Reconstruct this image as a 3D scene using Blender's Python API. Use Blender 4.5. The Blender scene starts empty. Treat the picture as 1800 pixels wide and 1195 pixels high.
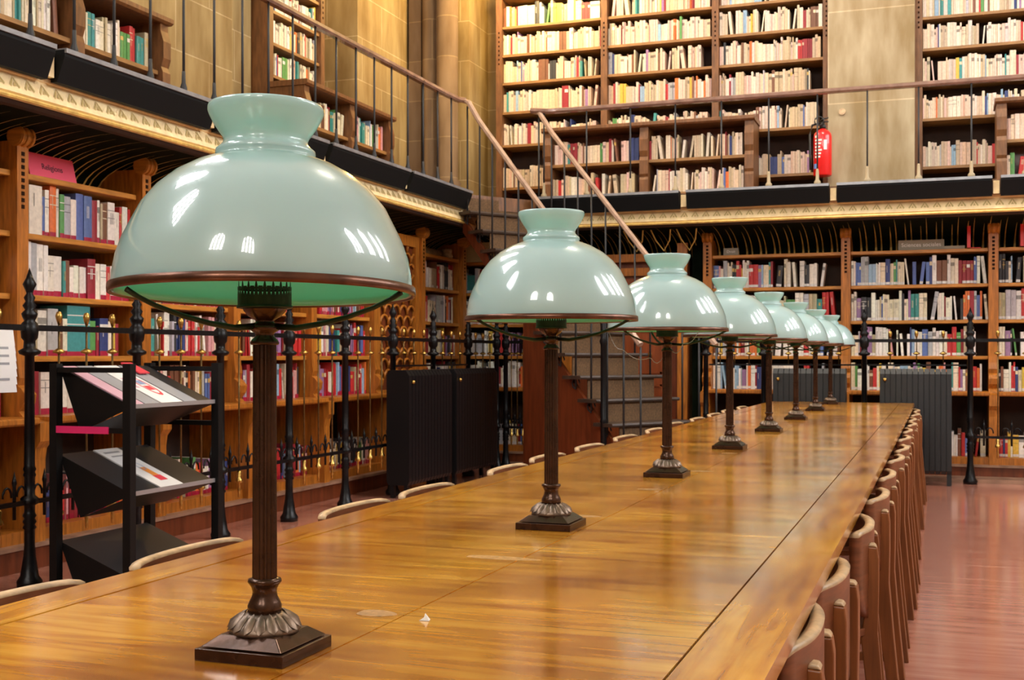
import bpy, bmesh, math, random
from mathutils import Vector, Matrix
random.seed(11)
R = math.radians
C = bpy.context.scene.collection
F_PX, V0, YAW, CAMZ = 2100.0, 625.5, R(19.71), 1.186
K = 1.035          # the room (walls, cases, gallery) is laid out in units of K metres
# ---------------------------------------------------------------- camera, world, light
cam_d = bpy.data.cameras.new('camera'); cam = bpy.data.objects.new('camera', cam_d); C.objects.link(cam)
cam_d.sensor_width = 36; cam_d.lens = 36*F_PX/1800; cam_d.shift_y = (V0-597.5)/1800
cam_d.clip_start = .05
cam.location = (0, 0, CAMZ); cam.rotation_euler = (R(90), 0, YAW)
cam_d.dof.use_dof = True; cam_d.dof.focus_distance = 2.0; cam_d.dof.aperture_fstop = 22
bpy.context.scene.camera = cam
sc = bpy.context.scene
w = bpy.data.worlds.new('world'); sc.world = w; w.use_nodes = True
w.node_tree.nodes['Background'].inputs[0].default_value = (.86, .93, 1, 1)
w.node_tree.nodes['Background'].inputs[1].default_value = 3.0
sc.view_settings.view_transform = 'Standard'; sc.view_settings.look = 'None'
sc.view_settings.gamma = 1; sc.view_settings.use_curve_mapping = False
sc.view_settings.exposure = 0.12
def lamp(name, kind, loc, energy, col, size=.3, rot=(0,0,0), sy=None, spot=None):
    d = bpy.data.lights.new(name, kind); o = bpy.data.objects.new(name, d); C.objects.link(o)
    o.location = loc; o.rotation_euler = rot; d.energy = energy; d.color = col
    if kind == 'AREA':
        d.size = size
        if sy: d.shape = 'RECTANGLE'; d.size_y = sy
    elif kind == 'SPOT': d.shadow_soft_size = size; d.spot_size = spot or R(90); d.spot_blend = .8
    else: d.shadow_soft_size = size
    return o
# warm fittings above the gallery cases, and an added area light filling the room from overhead
lamp('gallery_light', 'POINT', (-4.35, 12.2, 5.75), 230, (1, .66, .22), .12)
lamp('gallery_light', 'POINT', (-5.5, 10.6, 5.6), 30, (1, .70, .30), .12)
lamp('gallery_light', 'POINT', (-5.3, 6.3, 5.4), 22, (1, .72, .35), .12)
lamp('added_fill_light', 'AREA', (-.5, 8.2, 9.4), 330, (1, .88, .72), 1.2, (R(26), 0, 0), .8)

# ---------------------------------------------------------------- materials
def new_mat(name):
    m = bpy.data.materials.new(name); m.use_nodes = True
    return m, m.node_tree, m.node_tree.nodes['Principled BSDF']
def pset(b, **k):
    for n, v in k.items():
        n = n.replace('_', ' ')
        b.inputs[n].default_value = v
def simple(name, col, rough=.5, metal=0, coat=0, var=0, scale=20, stretch=(1,1,1), bump=0, spec=None):
    m, t, b = new_mat(name)
    pset(b, Base_Color=(*col, 1), Roughness=rough, Metallic=metal, Coat_Weight=coat)
    b.inputs['Coat Roughness'].default_value = .04
    if spec is not None: b.inputs['Specular IOR Level'].default_value = spec
    if var or bump:
        tc = t.nodes.new('ShaderNodeTexCoord'); mp = t.nodes.new('ShaderNodeMapping')
        mp.inputs['Scale'].default_value = stretch
        nz = t.nodes.new('ShaderNodeTexNoise'); nz.inputs['Scale'].default_value = scale; nz.inputs['Detail'].default_value = 6
        t.links.new(tc.outputs['Object'], mp.inputs[0]); t.links.new(mp.outputs[0], nz.inputs['Vector'])
        if var:
            cr = t.nodes.new('ShaderNodeValToRGB')
            cr.color_ramp.elements[0].position = .3; cr.color_ramp.elements[1].position = .72
            cr.color_ramp.elements[0].color = (*[c*(1-var) for c in col], 1)
            cr.color_ramp.elements[1].color = (*[min(1, c*(1+var)) for c in col], 1)
            t.links.new(nz.outputs['Fac'], cr.inputs[0]); t.links.new(cr.outputs[0], b.inputs['Base Color'])
        if bump:
            bp = t.nodes.new('ShaderNodeBump'); bp.inputs['Strength'].default_value = bump; bp.inputs['Distance'].default_value = .01
            t.links.new(nz.outputs['Fac'], bp.inputs['Height']); t.links.new(bp.outputs[0], b.inputs['Normal'])
    return m
M = {}
M['oak'] = simple('oak', (.43, .145, .017), .38, var=.35, scale=9, stretch=(6, 6, .7))
M['oak_shelf'] = simple('oak_shelf', (.52, .21, .03), .4, var=.3, scale=6, stretch=(1, 1, 8))
M['walnut'] = simple('walnut', (.17, .07, .022), .45, var=.35, scale=7, stretch=(5, 5, 1))
M['walnut_shelf'] = simple('walnut_shelf', (.30, .15, .045), .45, var=.3, scale=6, stretch=(1, 1, 8))
M['mahogany'] = simple('mahogany', (.15, .034, .010), .35, var=.35, scale=5, stretch=(5, 5, .6))
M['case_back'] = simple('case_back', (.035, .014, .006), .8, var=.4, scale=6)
M['recess_shade'] = simple('recess_shade', (.025, .010, .004), .8, spec=.1)  # near-black colour standing in for shade in notches and plank gaps
M['iron'] = simple('iron', (.004, .004, .005), .35, spec=.3, metal=.1, var=.3, scale=40, bump=.15)
M['iron_dull'] = simple('iron_dull', (.022, .023, .025), .5, metal=.2)
M['radiator'] = simple('radiator_paint', (.010, .012, .014), .5, var=.15, scale=30)
M['rod'] = simple('dark_brass_rod', (.16, .10, .035), .35, metal=.8, var=.3, scale=40)
M['brass'] = simple('brass', (.55, .36, .10), .3, metal=1, var=.3, scale=40)
M['bronze'] = simple('bronze', (.060, .026, .013), .26, metal=.6, var=.35, scale=30, bump=.08)
M['bronze_rim'] = simple('bronze_rim', (.11, .045, .025), .3, metal=.7, var=.4, scale=25)
M['bronze_worn'] = simple('bronze_worn', (.20, .14, .10), .42, metal=.7, var=.4, scale=60)
M['verdigris'] = simple('dark_green_bronze', (.02, .03, .012), .45, metal=.6, var=.4, scale=50)
M['rail_wood'] = simple('rail_wood', (.20, .11, .08), .25, coat=.4, var=.3, scale=10)
M['rail_sheen'] = simple('rail_sheen', (.40, .27, .20), .3, coat=.5, var=.25, scale=10)  # paler copy of the rail wood, reflected sheen put into its colour
M['fascia'] = simple('fascia_paint', (.004, .005, .006), .6, spec=.2)
M['fascia_lip'] = simple('fascia_lip', (.28, .29, .31), .35, metal=.4, var=.2, scale=15)
M['cream_gold'] = simple('cream_gold_plaster', (.93, .72, .40), .55, var=.15, scale=16, bump=.1)
M['gold'] = simple('gilding', (.85, .55, .16), .4, metal=.15, var=.3, scale=20)
M['olive_motif'] = simple('olive_motif', (.50, .38, .14), .6)
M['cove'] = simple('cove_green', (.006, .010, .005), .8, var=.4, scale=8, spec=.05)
M['ply_brown'] = simple('chair_brown', (.19, .066, .026), .38, var=.3, scale=6, stretch=(2, 2, 14))
M['ply_pale'] = simple('chair_edge_pale', (.52, .36, .20), .42, var=.3, scale=30)
M['chair_wood'] = simple('chair_wood', (.21, .068, .016), .4, var=.3, scale=6, stretch=(8, 8, .8))
M['paper'] = simple('paper', (.80, .80, .80), .7)
M['pink_card'] = simple('pink_card', (.92, .10, .17), .6)
M['magenta_card'] = simple('magenta_card', (.72, .02, .16), .6)
M['grey_card'] = simple('grey_card', (.33, .29, .22), .6)
M['ink'] = simple('ink', (.02, .015, .02), .6)
M['white_ink'] = simple('white_ink', (.92, .85, .80), .6)
M['red_paint'] = simple('red_paint', (.75, .012, .012), .3, coat=.3)
M['black_plastic'] = simple('black_plastic', (.012, .012, .012), .4)
M['blue'] = simple('blue_sticker', (.15, .3, .7), .5)
M['rack_metal'] = simple('rack_metal', (.004, .004, .004), .5, spec=.25)
M['radiator_shaded'] = simple('radiator_shaded', (.005, .005, .006), .45, spec=.25)  # darker copy of the radiator paint, side aisle shade put into the colour
M['rack_tray'] = simple('rack_tray', (.03, .031, .034), .35, metal=.3)
M['rack_edge'] = simple('rack_edge', (.5, .5, .52), .35, metal=.6)
M['carpet'] = simple('stair_riser', (.12, .065, .028), .9, var=.35, scale=60)
M['tread'] = simple('stair_tread', (.05, .03, .02), .45, var=.3, scale=12)
M['plinth_wood'] = simple('plinth_wood', (.30, .17, .11), .45, var=.3, scale=8)
M['plaster'] = simple('plaster', (.50, .44, .35), .9, var=.1, scale=3)
M['lead'] = simple('lead', (.05, .05, .05), .6)
M['leaflet_grey'] = simple('leaflet_grey', (.32, .33, .36), .5)
M['leaflet_pink'] = simple('leaflet_pink', (.66, .40, .50), .5)
M['leaflet_red'] = simple('leaflet_red', (.75, .05, .08), .5)
M['leaflet_blue'] = simple('leaflet_blue', (.25, .33, .55), .5)
M['orange_print'] = simple('orange_print', (.85, .30, .05), .5)

def stone(name, a, b_, mortar, bw=.95, bh=.46, axis='x'):
    m, t, b = new_mat(name); N = t.nodes.new; L = t.links.new
    g = N('ShaderNodeNewGeometry'); sp = N('ShaderNodeSeparateXYZ'); L(g.outputs['Position'], sp.inputs[0])
    ad = N('ShaderNodeMath'); L(sp.outputs['X'], ad.inputs[0]); L(sp.outputs['Y'], ad.inputs[1])
    cb = N('ShaderNodeCombineXYZ'); L(ad.outputs[0], cb.inputs[0]); L(sp.outputs['Z'], cb.inputs[1])
    br = N('ShaderNodeTexBrick'); L(cb.outputs[0], br.inputs['Vector'])
    br.inputs['Scale'].default_value = 1; br.inputs['Brick Width'].default_value = bw; br.inputs['Row Height'].default_value = bh
    br.inputs['Mortar Size'].default_value = .006; br.inputs['Mortar Smooth'].default_value = .3
    br.inputs['Color1'].default_value = (*a, 1); br.inputs['Color2'].default_value = (*b_, 1); br.inputs['Mortar'].default_value = (*mortar, 1)
    mp = N('ShaderNodeMapping'); mp.inputs['Scale'].default_value = (2.2, 2.2, .55); L(g.outputs['Position'], mp.inputs[0])
    nz = N('ShaderNodeTexNoise'); nz.inputs['Scale'].default_value = 2.6; nz.inputs['Detail'].default_value = 8; L(mp.outputs[0], nz.inputs['Vector'])
    cr = N('ShaderNodeValToRGB'); cr.color_ramp.elements[0].position = .32; cr.color_ramp.elements[1].position = .7
    cr.color_ramp.elements[0].color = (.62, .52, .36, 1); cr.color_ramp.elements[1].color = (1.1, 1.08, 1.05, 1); L(nz.outputs['Fac'], cr.inputs[0])
    mx = N('ShaderNodeMix'); mx.data_type = 'RGBA'; mx.blend_type = 'MULTIPLY'; mx.inputs[0].default_value = 1
    L(br.outputs['Color'], mx.inputs[6]); L(cr.outputs[0], mx.inputs[7]); L(mx.outputs[2], b.inputs['Base Color'])
    bp = N('ShaderNodeBump'); bp.inputs['Strength'].default_value = .25; bp.inputs['Distance'].default_value = .01
    L(nz.outputs['Fac'], bp.inputs['Height']); L(bp.outputs[0], b.inputs['Normal'])
    b.inputs['Roughness'].default_value = .85
    return m
M['stone_warm'] = stone('stone_warm', (.36, .26, .11), (.31, .23, .10), (.50, .40, .23))
M['stone_pale'] = stone('stone_pale', (.40, .345, .23), (.43, .345, .22), (.62, .52, .36), 2.6, .95)
M['stone_brown'] = stone('stone_brown', (.18, .12, .07), (.15, .10, .06), (.25, .18, .10))

def book_material():
    m, t, b = new_mat('book_cloth_and_paper'); N = t.nodes.new; L = t.links.new
    at = N('ShaderNodeAttribute'); at.attribute_name = 'Col'
    g = N('ShaderNodeNewGeometry'); nz = N('ShaderNodeTexNoise'); nz.inputs['Scale'].default_value = 45; L(g.outputs['Position'], nz.inputs['Vector'])
    mr = N('ShaderNodeMapRange'); mr.inputs['To Min'].default_value = .72; mr.inputs['To Max'].default_value = 1.2; L(nz.outputs['Fac'], mr.inputs[0])
    mx = N('ShaderNodeMix'); mx.data_type = 'RGBA'; mx.blend_type = 'MULTIPLY'; mx.inputs[0].default_value = 1
    L(at.outputs['Color'], mx.inputs[6]); L(mr.outputs[0], mx.inputs[7]); L(mx.outputs[2], b.inputs['Base Color'])
    b.inputs['Roughness'].default_value = .5
    return m
M['book'] = book_material()

def table_wood(name, grain_x=True):
    m, t, b = new_mat(name); N = t.nodes.new; L = t.links.new
    g = N('ShaderNodeTexCoord')
    mp = N('ShaderNodeMapping'); mp.inputs['Scale'].default_value = (.9, 9, 1) if grain_x else (12, .9, 1); L(g.outputs['Object'], mp.inputs[0])
    n1 = N('ShaderNodeTexNoise'); n1.inputs['Scale'].default_value = 3; n1.inputs['Detail'].default_value = 9; n1.inputs['Distortion'].default_value = .6; L(mp.outputs[0], n1.inputs['Vector'])
    n2 = N('ShaderNodeTexNoise'); n2.inputs['Scale'].default_value = 2.3; n2.inputs['Detail'].default_value = 5; L(g.outputs['Object'], n2.inputs['Vector'])
    cr = N('ShaderNodeValToRGB'); e = cr.color_ramp.elements
    e[0].position = .30; e[0].color = (.36, .125, .010, 1); e[1].position = .76; e[1].color = (.74, .42, .06, 1)
    x = e.new(.5); x.color = (.58, .27, .024, 1); L(n1.outputs['Fac'], cr.inputs[0])
    cr2 = N('ShaderNodeValToRGB'); e = cr2.color_ramp.elements
    e[0].position = .35; e[0].color = (.62, .46, .34, 1); e[1].position = .65; e[1].color = (1.18, 1.15, 1.1, 1); L(n2.outputs['Fac'], cr2.inputs[0])
    mx = N('ShaderNodeMix'); mx.data_type = 'RGBA'; mx.blend_type = 'MULTIPLY'; mx.inputs[0].default_value = 1
    L(cr.outputs[0], mx.inputs[6]); L(cr2.outputs[0], mx.inputs[7])
    # narrow board joints across the table
    sp = N('ShaderNodeSeparateXYZ'); L(g.outputs['Object'], sp.inputs[0])
    out = mx.outputs[2]
    if grain_x:
        md = N('ShaderNodeMath'); md.operation = 'PINGPONG'; md.inputs[1].default_value = .339; L(sp.outputs['Y'], md.inputs[0])
        lt = N('ShaderNodeMath'); lt.operation = 'LESS_THAN'; lt.inputs[1].default_value = .0012; L(md.outputs[0], lt.inputs[0])
        m2 = N('ShaderNodeMix'); m2.data_type = 'RGBA'; L(lt.outputs[0], m2.inputs[0]); L(out, m2.inputs[6]); m2.inputs[7].default_value = (.10, .035, .008, 1)
        out = m2.outputs[2]
    L(out, b.inputs['Base Color'])
    # worn varnish: roughness patches and a gentle waviness
    n3 = N('ShaderNodeTexNoise'); n3.inputs['Scale'].default_value = 5; n3.inputs['Detail'].default_value = 6; L(g.outputs['Object'], n3.inputs['Vector'])
    mr = N('ShaderNodeMapRange'); mr.inputs['From Min'].default_value = .3; mr.inputs['From Max'].default_value = .7
    mr.inputs['To Min'].default_value = .09; mr.inputs['To Max'].default_value = .24; L(n3.outputs['Fac'], mr.inputs[0]); L(mr.outputs[0], b.inputs['Roughness'])
    bp = N('ShaderNodeBump'); bp.inputs['Strength'].default_value = .08; bp.inputs['Distance'].default_value = .0015
    L(n1.outputs['Fac'], bp.inputs['Height']); L(bp.outputs[0], b.inputs['Normal'])
    b.inputs['Specular IOR Level'].default_value = .8
    b.inputs['Coat Weight'].default_value = .55; b.inputs['Coat Roughness'].default_value = .16; b.inputs['Coat IOR'].default_value = 1.5
    return m
M['table'] = table_wood('table_oak'); M['table_border'] = table_wood('table_oak_border', False)

def floor_mat():
    m, t, b = new_mat('floor_red_wood'); N = t.nodes.new; L = t.links.new
    g = N('ShaderNodeTexCoord')
    mp = N('ShaderNodeMapping'); mp.inputs['Scale'].default_value = (1.2, 9, 1); L(g.outputs['Object'], mp.inputs[0])
    n1 = N('ShaderNodeTexNoise'); n1.inputs['Scale'].default_value = 2; n1.inputs['Detail'].default_value = 7; L(mp.outputs[0], n1.inputs['Vector'])
    cr = N('ShaderNodeValToRGB'); e = cr.color_ramp.elements
    e[0].position = .3; e[0].color = (.42, .15, .105, 1); e[1].position = .75; e[1].color = (.64, .31, .22, 1); L(n1.outputs['Fac'], cr.inputs[0])
    L(cr.outputs[0], b.inputs['Base Color'])
    b.inputs['Roughness'].default_value = .17; b.inputs['Coat Weight'].default_value = .6; b.inputs['Coat Roughness'].default_value = .12
    bp = N('ShaderNodeBump'); bp.inputs['Strength'].default_value = .15; bp.inputs['Distance'].default_value = .004
    L(n1.outputs['Fac'], bp.inputs['Height']); L(bp.outputs[0], b.inputs['Normal'])
    return m
M['floor'] = floor_mat()

def glass_shade(name, col, trans):
    m, t, b = new_mat(name); N = t.nodes.new; L = t.links.new
    pset(b, Base_Color=(*col, 1), Roughness=.25)
    b.inputs['Coat Weight'].default_value = 1; b.inputs['Coat Roughness'].default_value = .02; b.inputs['Coat IOR'].default_value = 1.52
    tr = N('ShaderNodeBsdfTranslucent'); tr.inputs[0].default_value = (*col, 1)
    mx = N('ShaderNodeMixShader'); mx.inputs[0].default_value = trans
    L(b.outputs[0], mx.inputs[1]); L(tr.outputs[0], mx.inputs[2]); L(mx.outputs[0], t.nodes['Material Output'].inputs[0])
    return m
M['shade_out'] = glass_shade('opal_glass_aqua', (.49, .655, .69), .3)
M['shade_in'] = glass_shade('opal_glass_green', (.30, .95, .66), .5)
def emit(name, col, s):
    m, t, b = new_mat(name)
    b.inputs['Base Color'].default_value = (.3, .3, .3, 1)
    b.inputs['Emission Color'].default_value = (*col, 1); b.inputs['Emission Strength'].default_value = s
    return m
M['daylight_pane_bright'] = emit('boosted_window_pane', (1, .97, .92), 30)  # front panes, strength raised to brighten the far bookcases
M['daylight_pane'] = emit('daylit_window_pane', (.94, .96, 1), 26)

# ---------------------------------------------------------------- mesh helpers
class MB:
    """collects shapes; build() links them as one object"""
    def __init__(s, room=True):
        s.v = []; s.f = []; s.m = []; s.c = []; s.sm = []; s.room = room
    def quad(s, pts, mi=0, col=None, smooth=False):
        b = len(s.v); s.v += [tuple(p) for p in pts]; s.f.append(tuple(range(b, b+len(pts)))); s.m.append(mi); s.c.append(col); s.sm.append(smooth)
    def add(s, verts, faces, mi=0, col=None, smooth=False):
        b = len(s.v); s.v += [tuple(p) for p in verts]
        for f in faces: s.f.append(tuple(b+i for i in f)); s.m.append(mi); s.c.append(col); s.sm.append(smooth)
    def box(s, x0, x1, y0, y1, z0, z1, mi=0, col=None, top_mi=None):
        vs = [(x, y, z) for z in (z0, z1) for y in (y0, y1) for x in (x0, x1)]
        fs = [(0,2,3,1),(4,5,7,6),(0,1,5,4),(1,3,7,5),(3,2,6,7),(2,0,4,6)]
        s.add(vs, fs, mi, col)
        if top_mi is not None: s.m[-5] = top_mi
    def fbox(s, F, a0, a1, o0, o1, z0, z1, mi=0, col=None):
        vs = [F(a, o, z) for z in (z0, z1) for o in (o0, o1) for a in (a0, a1)]
        s.add(vs, [(0,2,3,1),(4,5,7,6),(0,1,5,4),(1,3,7,5),(3,2,6,7),(2,0,4,6)], mi, col)
    def prism(s, F, poly, a0, a1, mi=0, smooth=False):
        """poly in (o,z), extruded along the frame's a"""
        n = len(poly)
        vs = [F(a0, o, z) for o, z in poly]+[F(a1, o, z) for o, z in poly]
        s.add(vs, [tuple(range(n)), tuple(range(2*n-1, n-1, -1))], mi)
        s.add(vs, [(i, (i+1) % n, n+(i+1) % n, n+i) for i in range(n)], mi, None, smooth)
    def lathe(s, prof, cx, cy, cz=0, seg=16, mi=0, smooth=True, wob=None, cap=True):
        b = len(s.v)
        for r, z in prof:
            for k in range(seg):
                a = 2*math.pi*k/seg; rr = r*(wob(k, z) if wob else 1)
                s.v.append((cx+rr*math.cos(a), cy+rr*math.sin(a), cz+z))
        for i in range(len(prof)-1):
            for k in range(seg):
                k2 = (k+1) % seg
                s.f.append((b+i*seg+k, b+i*seg+k2, b+(i+1)*seg+k2, b+(i+1)*seg+k)); s.m.append(mi); s.c.append(None); s.sm.append(smooth)
        for i, rev in ((0, True), (len(prof)-1, False)):
            if cap and prof[i][0] > 1e-4:
                loop = [b+i*seg+k for k in range(seg)]
                s.f.append(tuple(reversed(loop)) if rev else tuple(loop)); s.m.append(mi); s.c.append(None); s.sm.append(False)
    def tube(s, pts, r, seg=8, mi=0, closed=False):
        pts = [Vector(p) for p in pts]; n = len(pts); b = len(s.v)
        for i, p in enumerate(pts):
            if closed: d = pts[(i+1) % n]-pts[i-1]
            else: d = pts[min(i+1, n-1)]-pts[max(i-1, 0)]
            d.normalize()
            up = Vector((0, 0, 1)) if abs(d.z) < .95 else Vector((1, 0, 0))
            u = d.cross(up).normalized(); v = d.cross(u)
            rr = r[i] if isinstance(r, (list, tuple)) else r
            for k in range(seg):
                a = 2*math.pi*k/seg; s.v.append(tuple(p+u*rr*math.cos(a)+v*rr*math.sin(a)))
        for i in range(n if closed else n-1):
            j = (i+1) % n
            for k in range(seg):
                k2 = (k+1) % seg
                s.f.append((b+i*seg+k, b+i*seg+k2, b+j*seg+k2, b+j*seg+k)); s.m.append(mi); s.c.append(None); s.sm.append(True)
        if not closed:
            s.f.append(tuple(b+k for k in range(seg))); s.f.append(tuple(b+(n-1)*seg+k for k in reversed(range(seg))))
            s.m += [mi, mi]; s.c += [None]*2; s.sm += [False]*2
    def data(s, name, mats, origin=(0,0,0), bevel=0):
        T = (lambda p: (p[0]*K, p[1]*K, max(p[2]*K-.015, 0))) if s.room else (lambda p: p)
        vs = [T(p) for p in s.v]; vs = [(a-origin[0], b-origin[1], c-origin[2]) for a, b, c in vs]
        me = bpy.data.meshes.new(name); me.from_pydata(vs, [], s.f)
        for m in mats: me.materials.append(m)
        me.polygons.foreach_set('material_index', s.m); me.polygons.foreach_set('use_smooth', s.sm)
        if any(c is not None for c in s.c):
            at = me.color_attributes.new('Col', 'FLOAT_COLOR', 'CORNER'); buf = []
            for f, c in zip(s.f, s.c): buf += (list(c)+[1] if c else [.5,.5,.5,1])*len(f)
            at.data.foreach_set('color', buf)
        else:
            bm = bmesh.new(); bm.from_mesh(me)
            bmesh.ops.remove_doubles(bm, verts=bm.verts, dist=1e-6)
            bmesh.ops.recalc_face_normals(bm, faces=bm.faces)
            bm.to_mesh(me); bm.free()
        me.update()
        return me
    def build(s, name, mats, parent=None, origin=None, bevel=0):
        if not isinstance(mats, (list, tuple)): mats = [mats]
        if origin is None: origin = tuple(parent['_o']) if parent is not None and '_o' in parent else (0,0,0)
        me = s.data(name, mats, origin)
        o = bpy.data.objects.new(name, me); C.objects.link(o)
        if parent is not None: o.parent = parent
        else: o.location = origin
        if bevel:
            md = o.modifiers.new('bevel', 'BEVEL'); md.width = bevel; md.segments = 2; md.limit_method = 'ANGLE'
        return o
def W(x, y, z): return (x*K, y*K, max(0, z*K-.015))
def thing(name, label, cat, loc=(0,0,0), group=None):
    o = bpy.data.objects.new(name, None); C.objects.link(o); o.location = loc; o.empty_display_size = .1
    o['label'] = label; o['category'] = cat; o['_o'] = loc
    if group: o['group'] = group
    return o
def tag(o, label, cat, group=None):
    o['label'] = label; o['category'] = cat
    if group: o['group'] = group
    return o
def struct(o): o['kind'] = 'structure'; return o
def frame(O, a, n):
    return lambda s, o, z: (O[0]+s*a[0]+o*n[0], O[1]+s*a[1]+o*n[1], z)
LEFT = frame((-4.75, 0), (0, 1), (1, 0))       # lower cases, west side; out = +X
BACK = frame((0, 12.0), (1, 0), (0, -1))       # lower cases, far side; out = -Y
def proj(p):
    ca, sa = math.cos(YAW), math.sin(YAW)
    d = p[1]*ca-p[0]*sa; lat = p[0]*ca+p[1]*sa
    if d < .1: return None
    return 900+F_PX*lat/d, V0-F_PX*(p[2]-CAMZ)/d, d

# ---------------------------------------------------------------- room shell
m = MB(); m.box(-6.4, 6.2, -8, 13.4, -.25, .0145); struct(m.build('floor', M['floor']))
m = MB(); m.box(-6.4, -6.05, -8, 13.4, 0, 10.5); struct(m.build('wall_left', M['stone_warm']))
m = MB(); m.box(-6.4, 6.2, 12.99, 13.4, 0, 10.5); struct(m.build('wall_back', M['stone_warm']))
m = MB(); m.box(6.2, 6.5, -8, 13.4, 0, 10.5); struct(m.build('wall_right', M['plaster']))
m = MB(); m.box(-6.4, 6.2, -8.3, -8, 0, 10.5); struct(m.build('wall_front', M['plaster']))
m = MB(); m.box(-6.4, 6.5, -8.3, 13.4, 10.5, 10.8)
for i in range(7): m.box(-6.4, 6.5, -7+i*3.2, -6.8+i*3.2, 10.2, 10.5)
struct(m.build('ceiling', M['plaster']))
# stone piers at gallery level
m = MB(); m.box(-6.06, -5.66, 6.9, 8.75, 2.74, 10); m.box(-6.06, -5.82, 8.75, 9.3, 2.74, 10); struct(m.build('wall_pier_left', M['stone_warm']))
m = MB(); m.box(-6.06, -5.65, 11.05, 12.4, 2.74, 10); struct(m.build('wall_pier_corner', M['stone_warm']))
m = MB(); m.box(-6.06, -4.95, 12.4, 13.0, 2.74, 10)
struct(m.build('wall_corner', M['stone_warm']))
m = MB(); m.box(-1.06, -.235, 12.36, 13.0, 2.74, 10); struct(m.build('wall_pier_back', M['stone_pale']))
# corner columns on moulded bases
for x, y, r in ((-5.36, 12.28, .10), (-5.14, 12.22, .12)):
    m = MB()
    m.lathe([(r*1.7, 2.74), (r*1.7, 2.92), (r*1.5, 2.95), (r*1.55, 3.0), (r*1.2, 3.03), (r*1.3, 3.07), (r, 3.11), (r, 9.5)], x, y, 0, 20)
    o = m.build('column', M['stone_brown']); struct(o)
m = MB(); m.box(-5.62, -5.47, 12.25, 12.4, 2.74, 10); struct(m.build('trim_1', M['stone_brown']))

# lancet windows high in the walls
def lancet(n, F, s0, w_, z0, h, lights=4, pane='daylight_pane'):
    m = MB(); N = 14; pts = [(s0-w_/2, z0), (s0+w_/2, z0)]
    zs = z0+h*.55
    for k in range(N+1):
        a = math.pi*k/N; pts.append((s0+w_/2*math.cos(a), zs+h*.45*math.sin(a)))
    m.quad([F(a, .03, z) for a, z in pts], 0)
    me = m
    m2 = MB()
    for k in range(lights+1):
        x = s0-w_/2+w_*k/lights
        t_ = abs((x-s0)/(w_/2)); zt = zs+h*.45*math.sqrt(max(0, 1-t_*t_))
        m2.fbox(F, x-.06, x+.06, .02, .10, z0, zt)
    for q in range(1, 5): m2.fbox(F, s0-w_/2, s0+w_/2, .02, .07, z0+h*.15*q-.02, z0+h*.15*q+.02)
    m2.fbox(F, s0-w_/2-.15, s0+w_/2+.15, 0, .2, z0-.15, z0)
    arc = [F(a, .06, z) for a, z in pts[2:]]
    m2.tube(arc, .09, 6)
    o = me.build('window_%d' % n, M[pane]); struct(o)
    o2 = m2.build('window_frame', M['plaster'], o, origin=(0,0,0))
FR = frame((6.2, 0), (0, 1), (-1, 0)); FL = frame((-6.05, 0), (0, 1), (1, 0)); FF = frame((0, -8), (1, 0), (0, 1))
n = 1
for y in (4.6, 6.9, 9.2, 11.5): lancet(n, FR, y, 1.25, 4.7, 3.6, 3); n += 1
for y in (-.9, 2.7, 6.3, 9.9): lancet(n, FL, y, 1.8, 5.9, 3.6); n += 1
for x in (-2.2, 2.2): lancet(n, FF, x, 1.9, 6.4, 3.6, 4, 'daylight_pane_bright'); n += 1

# ---------------------------------------------------------------- gallery
m = MB()
poly = [(-6.05, -8), (-4.36, -8), (-4.36, 10.78), (-3.89, 11.45), (6.2, 11.45), (6.2, 12.99), (-6.05, 12.99)]
for zz in (2.60, 2.735): m.quad([(x, y, zz) for x, y in poly])
for i in range(len(poly)):
    a, b = poly[i], poly[(i+1) % len(poly)]; m.quad([(a[0], a[1], 2.60), (b[0], b[1], 2.60), (b[0], b[1], 2.735), (a[0], a[1], 2.735)])
struct(m.build('floor_gallery', M['walnut']))
GL = frame((-4.36, 0), (0, 1), (1, 0)); GB = frame((0, 11.45), (1, 0), (0, -1))
def fascia(F, cuts, name='trim_2'):
    for a, b in zip(cuts, cuts[1:]):
        m = MB()
        m.prism(F, [(.01, 2.58), (.05, 2.58), (.10, 2.71), (.10, 2.745), (.01, 2.745)], a+.035, b-.035)
        m.prism(F, [(.095, 2.728), (.112, 2.728), (.112, 2.752), (.01, 2.752), (.01, 2.746), (.095, 2.746)], a+.035, b-.035, 1)
        struct(m.build(name, [M['fascia'], M['fascia_lip']]))
        m = MB(); m.fbox(F, b-.026, b+.026, .012, .04, 2.60, 2.715); struct(m.build('trim_3', M['cream_gold']))
fascia(GL, [-2.0, -.6, .8, 2.2, 3.6, 5.0, 6.45, 7.9, 9.35, 10.78])
fascia(GB, [-3.85, -2.33, -.93, .47, 1.87, 3.27, 4.67])
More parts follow.
